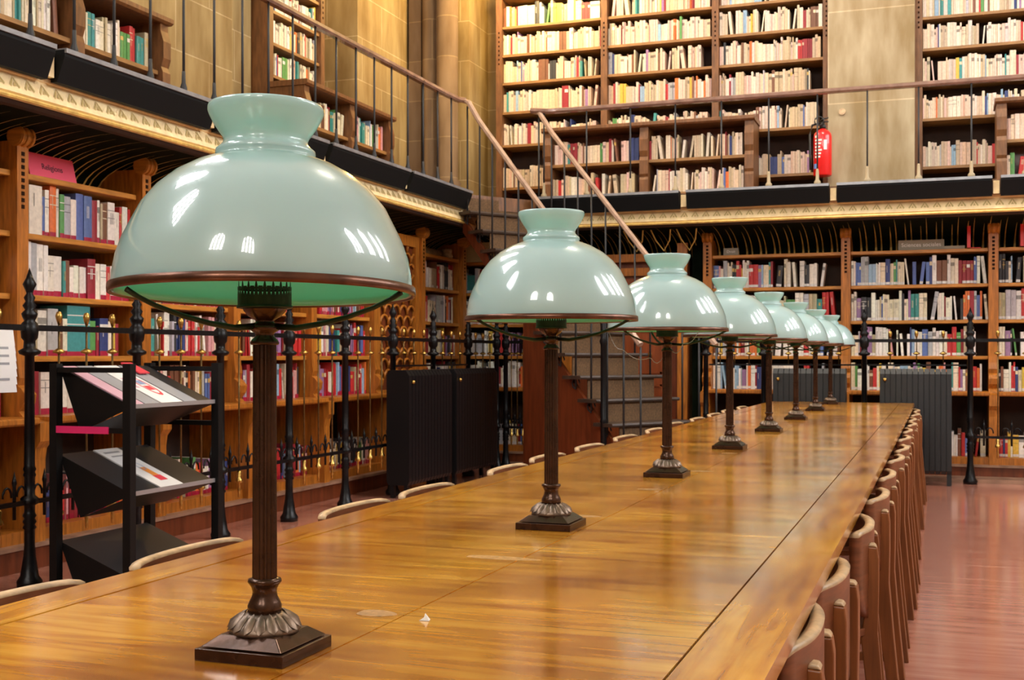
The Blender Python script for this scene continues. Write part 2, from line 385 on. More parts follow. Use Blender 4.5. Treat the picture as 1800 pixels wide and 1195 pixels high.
def cornice(F, a0, a1, crest_step):
    prof = [(-.02, 2.44), (.055, 2.44), (.06, 2.455), (.045, 2.465), (.062, 2.475), (.056, 2.49), (.022, 2.575), (.03, 2.58), (.03, 2.60), (-.02, 2.60)]
    m = MB(); m.prism(F, prof, a0, a1)
    m.prism(F, [(.05, 2.443), (.068, 2.443), (.073, 2.453), (.068, 2.462), (.05, 2.462)], a0, a1, 1)
    m.prism(F, [(-.02, 2.42), (.03, 2.42), (.05, 2.437), (-.02, 2.437)], a0, a1, 2)  # underside strip coloured dark, the shade below the cornice put into it
    # raised leaf motifs, one every 11 cm
    n_ = int((a1-a0)/.105)
    for k in range(n_):
        c = a0+.06+k*.105
        def q(da, z): return F(c+da, .056-(z-2.49)*.40+.003, z)
        for sgn in (-1, 1):
            m.quad([q(0, 2.562), q(sgn*.036, 2.512), q(sgn*.027, 2.500), q(sgn*.006, 2.535)], 3)
        m.quad([q(-.012, 2.508), q(.012, 2.508), q(0, 2.532)], 3)
    struct(m.build('cornice', [M['cream_gold'], M['gold'], M['case_back'], M['olive_motif']]))
    # pierced cresting on top of the cornice
    m = MB(); k = 0; a = a0+.3
    while a < a1-.2:
        for da, w_, h_ in ((0, .055, .075), (-.16, .07, .03), (.16, .07, .03), (-.32, .05, .045), (.32, .05, .045)):
            m.add([F(a+da-w_, .03, 2.60), F(a+da+w_, .03, 2.60), F(a+da, .02, 2.60+h_), F(a+da-w_, .0, 2.60), F(a+da+w_, .0, 2.60)], [(0,1,2), (3,2,4), (0,2,3), (1,4,2), (0,3,4,1)], 0)
        a += crest_step
    struct(m.build('trim_4', M['gold']))
cornice(frame((-4.40, 0), (0, 1), (1, 0)), -2, 11.02, .85)
cornice(frame((0, 11.52), (1, 0), (0, -1)), -3.55, 5.5, .93)
m = MB(); m.lathe([(.0, 2.40), (.05, 2.405), (.075, 2.45), (.06, 2.49), (.10, 2.58), (.10, 2.60)], -4.40, 11.02, 0, 16); struct(m.build('trim_7', M['cream_gold']))
# dark green coves with gilt reeds
def cove(F, a0, a1, depth, reeds=True):
    m = MB(); P = [(-.33+depth*0, 2.19)]
    N = 9; pr = []
    for k in range(N+1):
        t = math.pi/2*k/N
        pr.append((-.30+(depth)*(1-math.cos(t)), 2.19+.235*math.sin(t)))
    for (o0, z0), (o1, z1) in zip(pr, pr[1:]):
        m.quad([F(a0, o0, z0), F(a1, o0, z0), F(a1, o1, z1), F(a0, o1, z1)], 0, None, True)
    struct(m.build('cove', M['cove']))
    if reeds:
        g = MB(); a = a0+.03; k = 0
        while a < a1-.03:
            hi = [8, 6, 9, 7][k % 4]; w0 = .0105 if k % 2 else .0075
            for i in range(hi):
                (o0, z0), (o1, z1) = pr[i], pr[i+1]
                wa = w0*(1-i/(hi+.3)); wb = w0*(1-(i+1)/(hi+.3))
                g.quad([F(a-wa, o0+.006, z0-.004), F(a+wa, o0+.006, z0-.004), F(a+wb, o1+.006, z1-.004), F(a-wb, o1+.006, z1-.004)])
            a += .052 if k % 2 else .088; k += 1
        struct(g.build('trim_5', M['gold']))
cove(LEFT, -1, 11.75, .66); cove(BACK, -5.05, 5.0, .78)

# ---------------------------------------------------------------- books
CREAM = [(.74,.58,.42),(.70,.54,.38),(.78,.64,.50),(.62,.47,.30),(.74,.52,.40),(.68,.58,.48),(.56,.44,.30),(.78,.68,.56),(.72,.50,.42)]
MIX = [((.80,.74,.62),'cream'),((.84,.80,.72),'white'),((.78,.68,.50),'cream'),((.55,.03,.03),'red'),((.30,.02,.03),'dark red'),((.10,.16,.40),'blue'),
       ((.03,.05,.18),'navy'),((.05,.28,.26),'teal'),((.10,.30,.08),'green'),((.70,.16,.03),'orange'),((.72,.48,.06),'yellow'),((.03,.03,.035),'black'),
       ((.20,.08,.04),'brown'),((.45,.44,.46),'grey'),((.33,.18,.35),'purple'),((.68,.34,.34),'pink'),((.30,.45,.60),'light blue'),((.50,.42,.26),'tan')]
WT = {'lower': [10,12,9,6,5,3,2,1.5,2,3,2,3,3,4,1.5,2,2,2], 'upper': [12,6,14,1.0,.9,.4,.4,.6,.4,.7,.3,.5,1.5,1.6,.3,4,1.0,4],
      'red': [2,2,2,12,10,2,1,1,1,3,1,1,2,1,2,4,1,1], 'gold': [6,2,12,1,1,.5,.2,.8,1,2,5,.6,2,.5,.1,1,.3,8]}
BOOKS = []
MIX.append(((0, 0, 0), 'gap'))
P1 = 'under the pink sign'
EXPLICIT = {(P1, 'topmost'): [(8,.98,'dark red'),(7,.9,'yellow'),(4,.9,'tan'),(22,.94,'cream'),(8,.76,'blue'),(7,.9,'white'),(11,1,'orange'),(5,.96,'cream'),(8,.86,'green'),(12,.84,'grey'),(10,.8,'cream'),(14,.94,'blue'),(15,.92,'blue'),(11,.86,'dark red'),(5,.88,'cream'),(4,.82,'tan'),(12,.84,'brown'),(14,.88,'white'),(9,.7,'cream'),(5,.82,'red'),(11,.84,'cream'),(5,.8,'red')],
 (P1, 'second'): [(10,.98,'white'),(9,1,'white'),(8,.98,'grey'),(9,.97,'white'),(6,.96,'white'),(9,.78,'cream'),(11,.78,'cream'),(4,.7,'teal'),(7,.72,'brown'),(6,.6,'white'),(7,.64,'cream'),(6,.62,'cream'),(6,.62,'white'),(12,.8,'dark red'),(8,.72,'cream'),(9,.72,'white'),(6,.68,'red'),(9,.7,'white'),(7,.66,'cream'),(5,.64,'dark red'),(11,.7,'cream')],
 (P1, 'third'): [(12,.8,'white'),(9,.9,'green'),(5,.8,'tan'),(11,.86,'cream'),(13,.9,'grey'),(7,.7,'brown'),(6,.72,'cream'),(31,.98,'teal'),(9,.7,'green'),(4,.6,'dark red'),(12,.76,'navy'),(6,.7,'cream'),(5,.72,'yellow'),(5,.66,'dark red'),(16,.1,'gap')],
 (P1, 'ledge'): [(9,.9,'navy'),(5,.8,'brown'),(9,.84,'dark red'),(14,.82,'cream'),(8,.8,'cream'),(10,.78,'white'),(12,.76,'cream'),(14,.9,'white'),(9,.7,'grey'),(10,.7,'cream'),(8,.8,'red'),(10,.8,'white'),(12,.7,'cream'),(12,.75,'cream')]}
def jit(c, a=.10): 
    k = 1+random.uniform(-a, a); return tuple(min(.92, max(0, x*k*(1+random.uniform(-.05, .05)))) for x in c)
def shelf_run(F, a0, a1, o_front, z, hmax, style, ctx, near=1, band=None, fill=1.0, lean=.04, hmin=.6, run=None):
    """near=1: the near end of the shelf is a0"""
    a = a0; seq = []; last = None
    if ctx[::-1] in EXPLICIT:
        L = EXPLICIT[ctx[::-1]]; tot = sum(q[0] for q in L); u_ = (a1-a0)*.985/tot
        for wr, hr, nm in L:
            base = next(c for c, n_ in MIX if n_ == nm)
            if nm != 'gap': seq.append(dict(F=F, a=a, w=wr*u_-.001, h=hmax*hr, d=.2, o=o_front-random.uniform(.0, .015), z=z, col=jit(base, .06), name=nm, tilt=0, band=band, ctx=ctx, style=style))
            a += wr*u_
        for i, b in enumerate(seq): b['idx'] = i+1
        BOOKS.extend(seq); return seq
    end = a0+(a1-a0)*fill
    while True:
        if last and random.random() < .33: base, nm, th, h = last; h *= random.uniform(.985, 1.01)
        else:
            base, nm = random.choices(MIX[:18], WT[style])[0]
            if style in ('upper',) and nm in ('cream', 'white', 'tan', 'pink'): base = random.choice(CREAM)
            th = random.choice([.012, .016, .02, .024, .03, .034, .045]); h = hmax*random.uniform(hmin, .96)
            if style == 'upper': th *= .8; h = hmax*random.uniform(hmin-.02, .93)
        last = (base, nm, th, h)
        t2 = th*random.uniform(.85, 1.15)
        if a+t2 > end-.004: break
        tilt = 0
        if random.random() < lean: tilt = random.uniform(.06, .16)*random.choice((-1, 1))
        seq.append(dict(F=F, a=a+(.03 if tilt else 0), w=t2, h=h, d=min(.22, h*.72), o=o_front-random.uniform(.0, .02), z=z, col=jit(base), name=nm, tilt=tilt, band=band, ctx=ctx, style=style))
        a += t2+(.06 if tilt else .0015)
    n_ = len(seq)
    for i, b in enumerate(seq): b['idx'] = i+1 if near == 1 else n_-i
    BOOKS.extend(seq)
    return seq
def book_mesh(m, b, full):
    F, w_, h, d, col = b['F'], b['w'], b['h'], b['d'], b['col']; t = b['tilt']; a0, o0, z0 = b['a'], b['o'], b['z']
    lift = w_*abs(math.sin(t)) if t < 0 else 0
    ct, st = math.cos(t), math.sin(t)
    px = w_ if t > 0 else 0
    lift = 0
    def P(x, y, z):
        xr = px+(x-px)*ct+z*st; zr = -(x-px)*st+z*ct
        return F(a0+xr, o0+y, z0+max(0, zr)+.0005)
    page = (.70, .64, .52)
    rb = .0035
    rnd = random.Random(int(a0*9973)+int(z0*531)+int(w_*1e5))
    light = sum(col) > 1.2
    lab = (.62, .58, .56) if b['band'] != 'red' else (.38, .006, .04)
    segs = [(0, h, col)]
    if b['band'] == 'red' and rnd.random() < .85: lh = rnd.choice([.026, .03, .03, .034]); segs = [(0, lh, lab), (lh, h, col)]
    elif b['band'] == 'white' and rnd.random() < .75: segs = [(0, .006, col), (.006, .03, (.75, .73, .70)), (.03, h, col)]
    r_ = rnd.random(); z_a = segs[-1][0]
    accent = tuple(c*.35 for c in col) if light else rnd.choice([(.7,.6,.4), (.75,.72,.66), (.6,.4,.1)])
    if r_ < .30 and full: segs[-1:] = [(z_a, h*.62, col), (h*.62, h*.64, accent), (h*.64, h*.80, col), (h*.80, h*.82, accent), (h*.82, h, col)]
    elif r_ < (.36 if full or b['style'] != 'upper' else .20): segs[-1:] = [(z_a, h*.70, col), (h*.70, h*.84, accent), (h*.84, h, col)]
    if full:
        cv = .003
        xs = [0, w_*.14, w_*.5, w_*.86, w_]; ys = [-rb, -.001, .0008, -.001, -rb]
        for za, zb, c in segs:
            for i in range(4): m.quad([P(xs[i], ys[i], za), P(xs[i+1], ys[i+1], za), P(xs[i+1], ys[i+1], zb), P(xs[i], ys[i], zb)], 0, c, True)
        for xa, xb in ((0, cv), (w_-cv, w_)):
            vs = [P(x, y, z) for z in (0, h) for y in (-rb, -d) for x in (xa, xb)]
            m.add(vs, [(0,2,3,1),(4,5,7,6),(1,3,7,5),(3,2,6,7),(2,0,4,6)], 0, col)
        # the spine's own top edge, then the sunk page block
        m.quad([P(x, y, h) for x, y in zip(xs, ys)]+[P(w_-cv, -rb-cv, h), P(cv, -rb-cv, h)], 0, col)
        vs = [P(x, y, z) for z in (.003, h-.005) for y in (-rb-.001, -d+.005) for x in (cv, w_-cv)]
        m.add(vs, [(0,2,3,1),(4,5,7,6),(1,3,7,5),(3,2,6,7),(2,0,4,6),(0,1,5,4)], 0, page)
        if rnd.random() < .5 and w_ > .018:   # a tiny title panel standing a hair proud of the spine
            c = accent; zc = h*rnd.uniform(.45, .6); n_ = rnd.choice([1, 2, 3])
            for q in range(n_):
                x0 = w_*(.3+.18*q); m.quad([P(x0, .0014, zc), P(x0+w_*.07, .0014, zc), P(x0+w_*.07, .0014, min(h*.92, zc+h*.26)), P(x0, .0014, min(h*.92, zc+h*.26))], 0, c)
    else:
        for za, zb, c in segs: m.quad([P(0, 0, za), P(w_, 0, za), P(w_, 0, zb), P(0, 0, zb)], 0, c)
        vs = [P(x, y, z) for z in (0, h) for y in (0, -d) for x in (0, w_)]
        m.add(vs, [(1,3,7,5),(2,0,4,6)], 0, col); m.quad([vs[4], vs[5], vs[7], vs[6]], 0, page if rnd.random() < .6 else col)
        m.quad([vs[2], vs[3], vs[7], vs[6]], 0, page); m.quad(vs[0:1]+vs[2:3]+vs[3:4]+vs[1:2], 0, col)

# ---------------------------------------------------------------- bookcases
def lower_case(F, ups, name, label, ctxs, skip_ledge=False, origin=(0,0,0), bands='white', styles=None, near=1):
    root = thing(name, label, 'bookcase', origin)
    LV = [2.17, 1.84, 1.50, 1.16]
    for i, s in enumerate(ups):
        m = MB(); w_ = .043
        prof = [(-.33, .015), (.16, .015), (.16, .60), (.17, .66), (.20, .70), (.20, .80), (.10, .815), (.055, .86), (.09, .90), (.10, .95), (.07, .985), (.045, 1.0), (.06, 1.04), (.05, 1.10), (.045, 1.16), (.045, 2.33), (-.33, 2.33)]
        m.prism(F, prof, s-w_, s+w_)
        o = m.build('upright', M['oak'], root)
        m = MB(); ring = [(.035+.05*math.cos(t), 2.355+.05*math.sin(t)) for t in [2*math.pi*k/14 for k in range(14)]]
        m.prism(F, ring, s-w_-.008, s+w_+.008, 0, True)
        r2 = [(.035+.058*math.cos(t), 2.355+.058*math.sin(t)) for t in [2*math.pi*k/14 for k in range(14)]]
        m.prism(F, r2, s-.012, s+.012, 0, True); m.prism(F, r2, s-w_-.004, s-w_+.012, 0, True); m.prism(F, r2, s+w_-.012, s+w_+.004, 0, True)
        m.build('scroll_finial', M['oak_shelf'], o, origin=tuple(root['_o']))
        m = MB()
        for k in range(9): m.fbox(F, s-.012, s+.012, .044, .0475, 2.25-k*.036, 2.272-k*.036)  # proud dark blocks, notch shade put into their colour
        m.build('notch_shade', M['recess_shade'], o, origin=tuple(root['_o']))
    for i, (s0, s1) in enumerate(zip(ups, ups[1:])):
        if ctxs[i] is None: continue
        a0, a1 = s0+.044, s1-.044
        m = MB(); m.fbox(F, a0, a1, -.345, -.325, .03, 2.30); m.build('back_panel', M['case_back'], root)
        for z in LV:
            m = MB(); m.fbox(F, a0, a1, -.325, .0, z-.032, z); m.build('shelf', M['oak_shelf'], root, bevel=.004)
        m = MB(); m.prism(F, [(-.325, .79), (.19, .79), (.20, .80), (.20, .822), (.19, .83), (-.325, .83)], a0, a1); m.build('ledge', M['oak'], root)
        m = MB(); m.fbox(F, a0, a1, -.325, .12, .19, .22); m.fbox(F, a0, a1, .09, .12, .015, .19); m.build('shelf', M['oak'], root)
        c = ctxs[i]
        st = styles[i] if styles else 'lower'
        rows = [(1.84, .295, 'topmost'), (1.50, .30, 'second'), (1.16, .30, 'third'), (.83, .29, 'ledge'), (.22, .27, 'bottom')]
        for q, (z, hm, row) in enumerate(rows):
            oo = -.03 if z > .5 else .03
            stq = st if isinstance(st, str) else st[q]
            if row == 'ledge': oo = -.01
            shelf_run(F, a0+.004, a1-.004, oo, z, hm, stq, (row, c), near, bands, fill=random.choice([1, 1, .97, .93, .86]), lean=.05, hmin=.66)
    m = MB(); m.fbox(F, ups[0]-.05, ups[-1]+.05, .12, .17, .015, .15); m.fbox(F, ups[0]-.05, ups[-1]+.05, .05, .19, .135, .155)
    m.m = [0]*6+[1]*6; m.build('plinth', [M['mahogany'], M['plinth_wood']], root)
    return root
UL = [3.05, 4.15, 5.23, 6.31, 7.34, 8.45, 9.57]
lower_case(LEFT, UL, 'built_in_bookcase', 'long oak bookcase behind the iron railing, pink sign on its top shelf',
           ['before the pink-sign bay', 'case cut by the frame edge', 'under the pink sign', 'first bay past pink sign', 'second bay past pink sign', 'third bay past pink sign'], bands='red',
           styles=['lower', 'lower', ['lower', 'lower', 'lower', 'lower', 'red'], 'lower', 'red', ['gold', 'red', 'red', 'red', 'lower']], origin=W(-4.75, 3.05, .015))
lower_case(LEFT, [10.6, 11.66], 'corner_bookcase', 'narrow oak bookcase beyond the carved scale panel, ending in the corner', ['case beside carved panel'], bands='white', origin=W(-4.75, 10.6, .015))
UB = [-2.2, -.858, .468, 1.80, 3.13]
lower_case(BACK, UB, 'wall_bookcase', 'wide oak bookcase along the far wall behind black radiators, grey signs on top', ['by the dark recess', 'wide middle far bay', 'far bay at photo edge', 'beyond the edge'], bands='white', origin=W(-2.2, 12, .015))
lower_case(BACK, [-4.98, -3.75], 'stair_bookcase', 'small oak bookcase facing the room, tucked behind the stair foot', ['behind the stair'], bands='white', origin=W(-4.98, 12, .015), styles=['lower'])
# carved lattice panel between the two side cases
root = thing('carved_panel', 'carved oak panel with overlapping scale pattern between two bookcases', 'panel', W(-4.75, 10.1, .015))
m = MB(); m.fbox(LEFT, 9.62, 10.55, -.33, -.02, .015, 2.30); m.build('panel', M['mahogany'], root)
m = MB()
for r_ in range(13):
    for k in range(5):
        s = 9.75+k*.165+(.08 if r_ % 2 else 0); z = .95+r_*.10
        if s > 10.5: continue
        m.tube([LEFT(s+.08*math.cos(t), -.005, z+.085*math.sin(t)) for t in [math.pi*q/6 for q in range(7)]], .013, 5)
m.build('scale_relief', M['oak'], root)
m = MB(); m.fbox(LEFT, 9.62, 9.70, -.02, .02, .015, 2.3); m.fbox(LEFT, 10.47, 10.55, -.02, .02, .015, 2.3); m.fbox(LEFT, 9.70, 10.47, -.02, .02, 2.2, 2.3); m.fbox(LEFT, 9.70, 10.47, -.02, .02, .75, .85)
m.build('frame', M['oak'], root)

UPB = frame((0, 12.62), (1, 0), (0, -1)); LOWB = frame((0, 12.22), (1, 0), (0, -1))
UPL = frame((-5.66, 0), (0, 1), (1, 0)); LOWL = frame((-5.28, 0), (0, 1), (1, 0))
def tall_case(F, ups, levels, label, ctx, origin, style='upper', ztop=5.35, near=1, wood='walnut', skip=()):
    root = thing('gallery_bookcase', label, 'bookcase', origin)
    for i, s in enumerate(ups):
        m = MB(); m.fbox(F, s-.035, s+.035, -.34, .02, 2.74, ztop-.1)
        m.prism(F, [(-.34, ztop-.1), (.03, ztop-.1), (.045, ztop-.04), (.02, ztop+.03), (-.02, ztop+.05), (-.34, ztop)], s-.04, s+.04)
        up = m.build('upright', M[wood], root)
        m = MB()
        for k in range(8): m.fbox(F, s-.008, s+.008, .019, .023, 4.78-k*.05, 4.80-k*.05)  # dark blocks on the face give the notches their shade by colour
        m.build('notch_shade', M['recess_shade'], up, origin=tuple(root['_o']))
    for i, (s0, s1) in enumerate(zip(ups, ups[1:])):
        a0, a1 = s0+.036, s1-.036
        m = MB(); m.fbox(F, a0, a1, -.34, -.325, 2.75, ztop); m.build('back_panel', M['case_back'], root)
        for q, z in enumerate(levels):
            m = MB(); m.fbox(F, a0, a1, -.325, 0, z-.028, z); m.build('shelf', M[wood+'_shelf'], root)
            if (i, q) in skip: continue
            nxt = levels[q+1] if q+1 < len(levels) else z+.31
            hm = min(nxt-z-.045, .27)
            stl = 'gold' if style == 'gold' or (style == 'upper' and z > 4.7 and i == 0) else 'upper'
            shelf_run(F, a0+.003, a1-.003, -.02, z, hm, stl, ('shelf %d' % (q+1), ctx), near, None, fill=random.choice([1, 1, 1, .97, .9]), lean=.03, hmin=.68)
    return root
LVU = [2.80, 3.05, 3.53, 3.90, 4.23, 4.545, 4.86, 5.20]
tall_case(UPB, [-4.67, -3.45, -2.235, -1.095], LVU[1:], 'tall dark gallery bookcase of three bays, far wall, between corner and stone pier', 'on the far gallery', W(-4.67, 12.62, 2.75))
tall_case(UPB, [-.20, 1.0, 2.2], LVU[1:], 'tall dark gallery bookcase beyond the pale stone pier', 'past the pier', W(-.2, 12.62, 2.75))
tall_case(UPL, [9.35, 10.30], [3.70, 3.99, 4.28, 4.58, 4.9], 'tall narrow gallery bookcase set between two warm stone piers', 'narrow gallery case', W(-5.66, 9.35, 2.75), style='gold', ztop=5.3, wood='walnut')
def low_case(F, ups, label, ctx, origin, zt=3.60, zm=(2.86, 3.21), style='upper', wood='walnut', depth=.36):
    root = thing('low_bookcase', label, 'bookcase', origin)
    m = MB(); m.prism(F, [(-depth, zt-.05), (.03, zt-.05), (.05, zt-.035), (.05, zt-.005), (.04, zt), (-depth, zt)], ups[0]-.06, ups[-1]+.06); m.build('top_board', M[wood], root)
    for s in ups:
        m = MB(); m.prism(F, [(-depth, 2.745), (.0, 2.745), (.03, 2.80), (.03, 3.0), (.015, 3.03), (.03, 3.06), (.03, 3.2), (.015, 3.24), (.035, 3.3), (.035, 3.42), (.01, 3.5), (.01, zt-.05), (-depth, zt-.05)], s-.045, s+.045)
        m.build('upright', M[wood], root)
    for s0, s1 in zip(ups, ups[1:]):
        a0, a1 = s0+.046, s1-.046
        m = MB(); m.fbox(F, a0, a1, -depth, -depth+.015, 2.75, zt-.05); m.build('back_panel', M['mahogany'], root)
        for q, z in enumerate(zm):
            m = MB(); m.fbox(F, a0, a1, -depth+.015, -.01, z-.03, z); m.build('shelf', M[wood+'_shelf'], root)
            nxt = zm[q+1]-.03 if q+1 < len(zm) else zt-.06
            shelf_run(F, a0+.003, a1-.003, -.03, z, min(.27, nxt-z-.02), style, ('shelf %d' % (q+1), ctx), 1, None, fill=random.choice([1, 1, .95]), lean=.05, hmin=.7)
    return root
low_case(LOWB, [-3.97, -2.91, -1.82], 'low dark bookcase under the far gallery handrail, beside the fire extinguisher', 'low far gallery case', W(-3.97, 12.22, 2.75))
low_case(LOWB, [.55, 1.6, 2.65], 'low dark bookcase on the far gallery at the photo edge', 'edge low case', W(.55, 12.22, 2.75))
low_case(LOWL, [4.5, 5.42, 6.35, 7.27], 'low reddish bookcase behind the gallery rail, nearer than the stone pier', 'near low gallery case', W(-5.28, 4.5, 2.75), zm=(2.90, 3.21), style='gold')
low_case(LOWL, [9.33, 10.2, 11.04], 'low reddish bookcase behind the gallery rail, at the foot of the narrow tall case', 'far low gallery case', W(-5.28, 9.33, 2.75), zm=(2.90, 3.23), style='gold')

# books: the 300 largest in view stand alone, the rest are one mass
def visible_size(b):
    F = b['F']; c = F(b['a']+b['w']/2, b['o'], b['z']+b['h']/2); c = (c[0]*K, c[1]*K, c[2]*K-.015)
    q = proj(c)
    if q is None or not (-5 < q[0] < 1805 and -5 < q[1] < 1200): return 0
    u, v, d = q
    p0 = proj((lambda t: (t[0]*K, t[1]*K, t[2]*K))(F(b['a'], b['o'], b['z']))); p1 = proj((lambda t: (t[0]*K, t[1]*K, t[2]*K))(F(b['a']+b['w'], b['o'], b['z'])))
    area = abs(p1[0]-p0[0])*b['h']*K*F_PX/d
    # hidden behind the lamps, the table, the leaflet rack or a radiator
    if ((u-461)/268)**2+((v-500)/262)**2 < 1 and v < 525: return 0
    if ((u-964)/154)**2+((v-555)/150)**2 < 1 and v < 560: return 0
    if ((u-1180)/100)**2+((v-573)/95)**2 < 1 and v < 580: return 0
    if v > 1060-.29*u and u < 1400 or (110 < u < 398 and v > 650) or (665 < u < 845 and v > 655): return 0
    if 442 < u < 490 and v > 540: return 0
    if u > 1365 and u < 1672 and v > 652: return 0
    return area
for b in BOOKS: b['vis'] = visible_size(b)
order = sorted(BOOKS, key=lambda b: -b['vis'])
single = [b for b in order[:298] if b['vis'] > 0]
def ordn(n):
    s = ['', 'first', 'second', 'third', 'fourth', 'fifth', 'sixth', 'seventh', 'eighth', 'ninth', 'tenth', 'eleventh', 'twelfth']
    if n < len(s): return s[n]
    x = ['twenty', 'thirty', 'forty', 'fifty', 'sixty']; o = ['', 'first', 'second', 'third', 'fourth', 'fifth', 'sixth', 'seventh', 'eighth', 'ninth']
    t = {13: 'thirteenth', 14: 'fourteenth', 15: 'fifteenth', 16: 'sixteenth', 17: 'seventeenth', 18: 'eighteenth', 19: 'nineteenth', 20: 'twentieth', 30: 'thirtieth', 40: 'fortieth', 50: 'fiftieth'}
    return t.get(n) or (x[n//10-2]+'-'+o[n % 10])
GRP = {}
ids = set(id(b) for b in single)
for b in single:
    m = MB(); book_mesh(m, b, True)
    c = b['F'](b['a'], b['o'], b['z']); o = m.build('book', M['book'], origin=W(*c))
    row, ctx = b['ctx']
    thick = 'thin ' if b['w'] < .017 else ('thick ' if b['w'] > .034 else '')
    rowt = {'topmost': 'top row', 'second': 'second row', 'third': 'third row', 'ledge': 'ledge row', 'bottom': 'bottom row', 'shelf 1': 'lowest row', 'shelf 2': 'second row up', 'shelf 3': 'third row up', 'shelf 4': 'fourth row up', 'shelf 5': 'fifth row up', 'shelf 6': 'sixth row up', 'shelf 7': 'seventh row up'}[row]
    if (b['F'] is BACK or b['F'] is UPB or b['F'] is LOWB): where = 'stair end'
    else: where = 'near end'
    tag(o, '%s%s book, %s from %s, %s %s' % (thick, b['name'], ordn(b['idx']), where, rowt, ctx), 'book', 'books ' + rowt + ' ' + ctx)
m = MB()
for b in BOOKS:
    if id(b) not in ids: book_mesh(m, b, False)
o = m.build('book_rows', M['book']); tag(o, 'rows of smaller, more distant books filling the shelves of every bookcase', 'books'); o['kind'] = 'stuff'
print('books', len(BOOKS), 'single', len(single))

# ---------------------------------------------------------------- signs, extinguisher
def text(body, size, mat, parent, loc, rot, name='lettering', align='CENTER'):
    cu = bpy.data.curves.new(name, 'FONT'); cu.body = body; cu.size = size; cu.align_x = align; cu.align_y = 'CENTER'; cu.extrude = .0005
    t_ = bpy.data.objects.new('tmp_text', cu); C.objects.link(t_); dg = bpy.context.evaluated_depsgraph_get()
    me = bpy.data.meshes.new_from_object(t_.evaluated_get(dg)); me.materials.clear(); me.materials.append(mat)
    bpy.data.objects.remove(t_); o = bpy.data.objects.new(name, me); C.objects.link(o); o.parent = parent; o.location = loc; o.rotation_euler = rot
    return o
def card_sign(name, label, cx, cy, z, w_, h, th, rotz, tilt, mat, body, ink, tsz):
    base = W(cx, cy, z)
    o = bpy.data.objects.new(name, bpy.data.meshes.new(name)); C.objects.link(o)
    m = MB(False); m.box(-w_/2, w_/2, -th/2, th/2, 0, h)
    m.box(-w_/2, w_/2, th/2, h*.45, 0, .004)
    o.data = m.data(name, [mat]); o.location = (base[0], base[1], base[2]+.0005); o.rotation_euler = (tilt, 0, rotz)
    tag(o, label, 'sign')
    text(body, tsz, ink, o, (0, -th/2-.001, h*.5), (R(90), 0, 0))
    return o
card_sign('shelf_sign', 'bright pink card sign standing on the top shelf of the long oak bookcase', -4.83, 5.62, 2.172, .40, .155, .006, R(90), R(-14), M['pink_card'], 'Religions', M['ink'], .05)
card_sign('shelf_sign', 'long grey sign with white lettering on the far bookcase top', -.17, 12.06, 2.172, .43, .10, .01, 0, R(-6), M['grey_card'], 'Sciences sociales', M['white_ink'], .055)
card_sign('shelf_sign', 'small grey sign on top of the far bookcase beside the dark recess', -1.98, 12.06, 2.172, .155, .075, .01, 0, R(-6), M['grey_card'], 'Droit', M['white_ink'], .04)
for i, (x, lab) in enumerate(((.27, 'upright red bookend on the far bookcase top near the long grey sign'), (.73, 'upright red bookend on the far bookcase top, nearest the photo edge'))):
    m = MB(); m.box(x-.03, x+.0, 11.98, 12.2, 2.171, 2.40); m.box(x-.03, x+.09, 11.98, 12.2, 2.171, 2.176); tag(m.build('bookend', M['red_paint'], origin=W(x, 12.1, 2.171)), lab, 'bookend')
m = MB(); m.box(.03, .22, 12.02, 12.2, 2.171, 2.20); tag(m.build('flat_box', M['grey_card'], origin=W(.12, 12.1, 2.171)), 'low flat grey box lying beside the long grey sign', 'box')
# rolled paper and cream box in the corner
m = MB(); m.box(-4.86, -4.55, 11.95, 12.25, 2.171, 2.36); m.box(-4.87, -4.54, 11.94, 12.26, 2.33, 2.375); tag(m.build('archive_box', simple('cream_box', (.62, .48, .22), .7), origin=W(-4.7, 12.1, 2.171)), 'cream archive box on the small bookcase in the corner', 'box')
m = MB(); m.tube([(-4.9, 10.75, 2.21), (-4.9, 11.5, 2.21)], .05, 12); m.lathe([(.0, 2.172), (.055, 2.172), (.065, 2.19), (.05, 2.22), (.055, 2.26), (.045, 2.27), (0, 2.27)], -4.82, 11.45, 0, 14); tag(m.build('paper_roll', M['ply_pale'], origin=W(-4.9, 11.1, 2.17)), 'pale rolled papers lying on the corner bookcase top', 'roll')

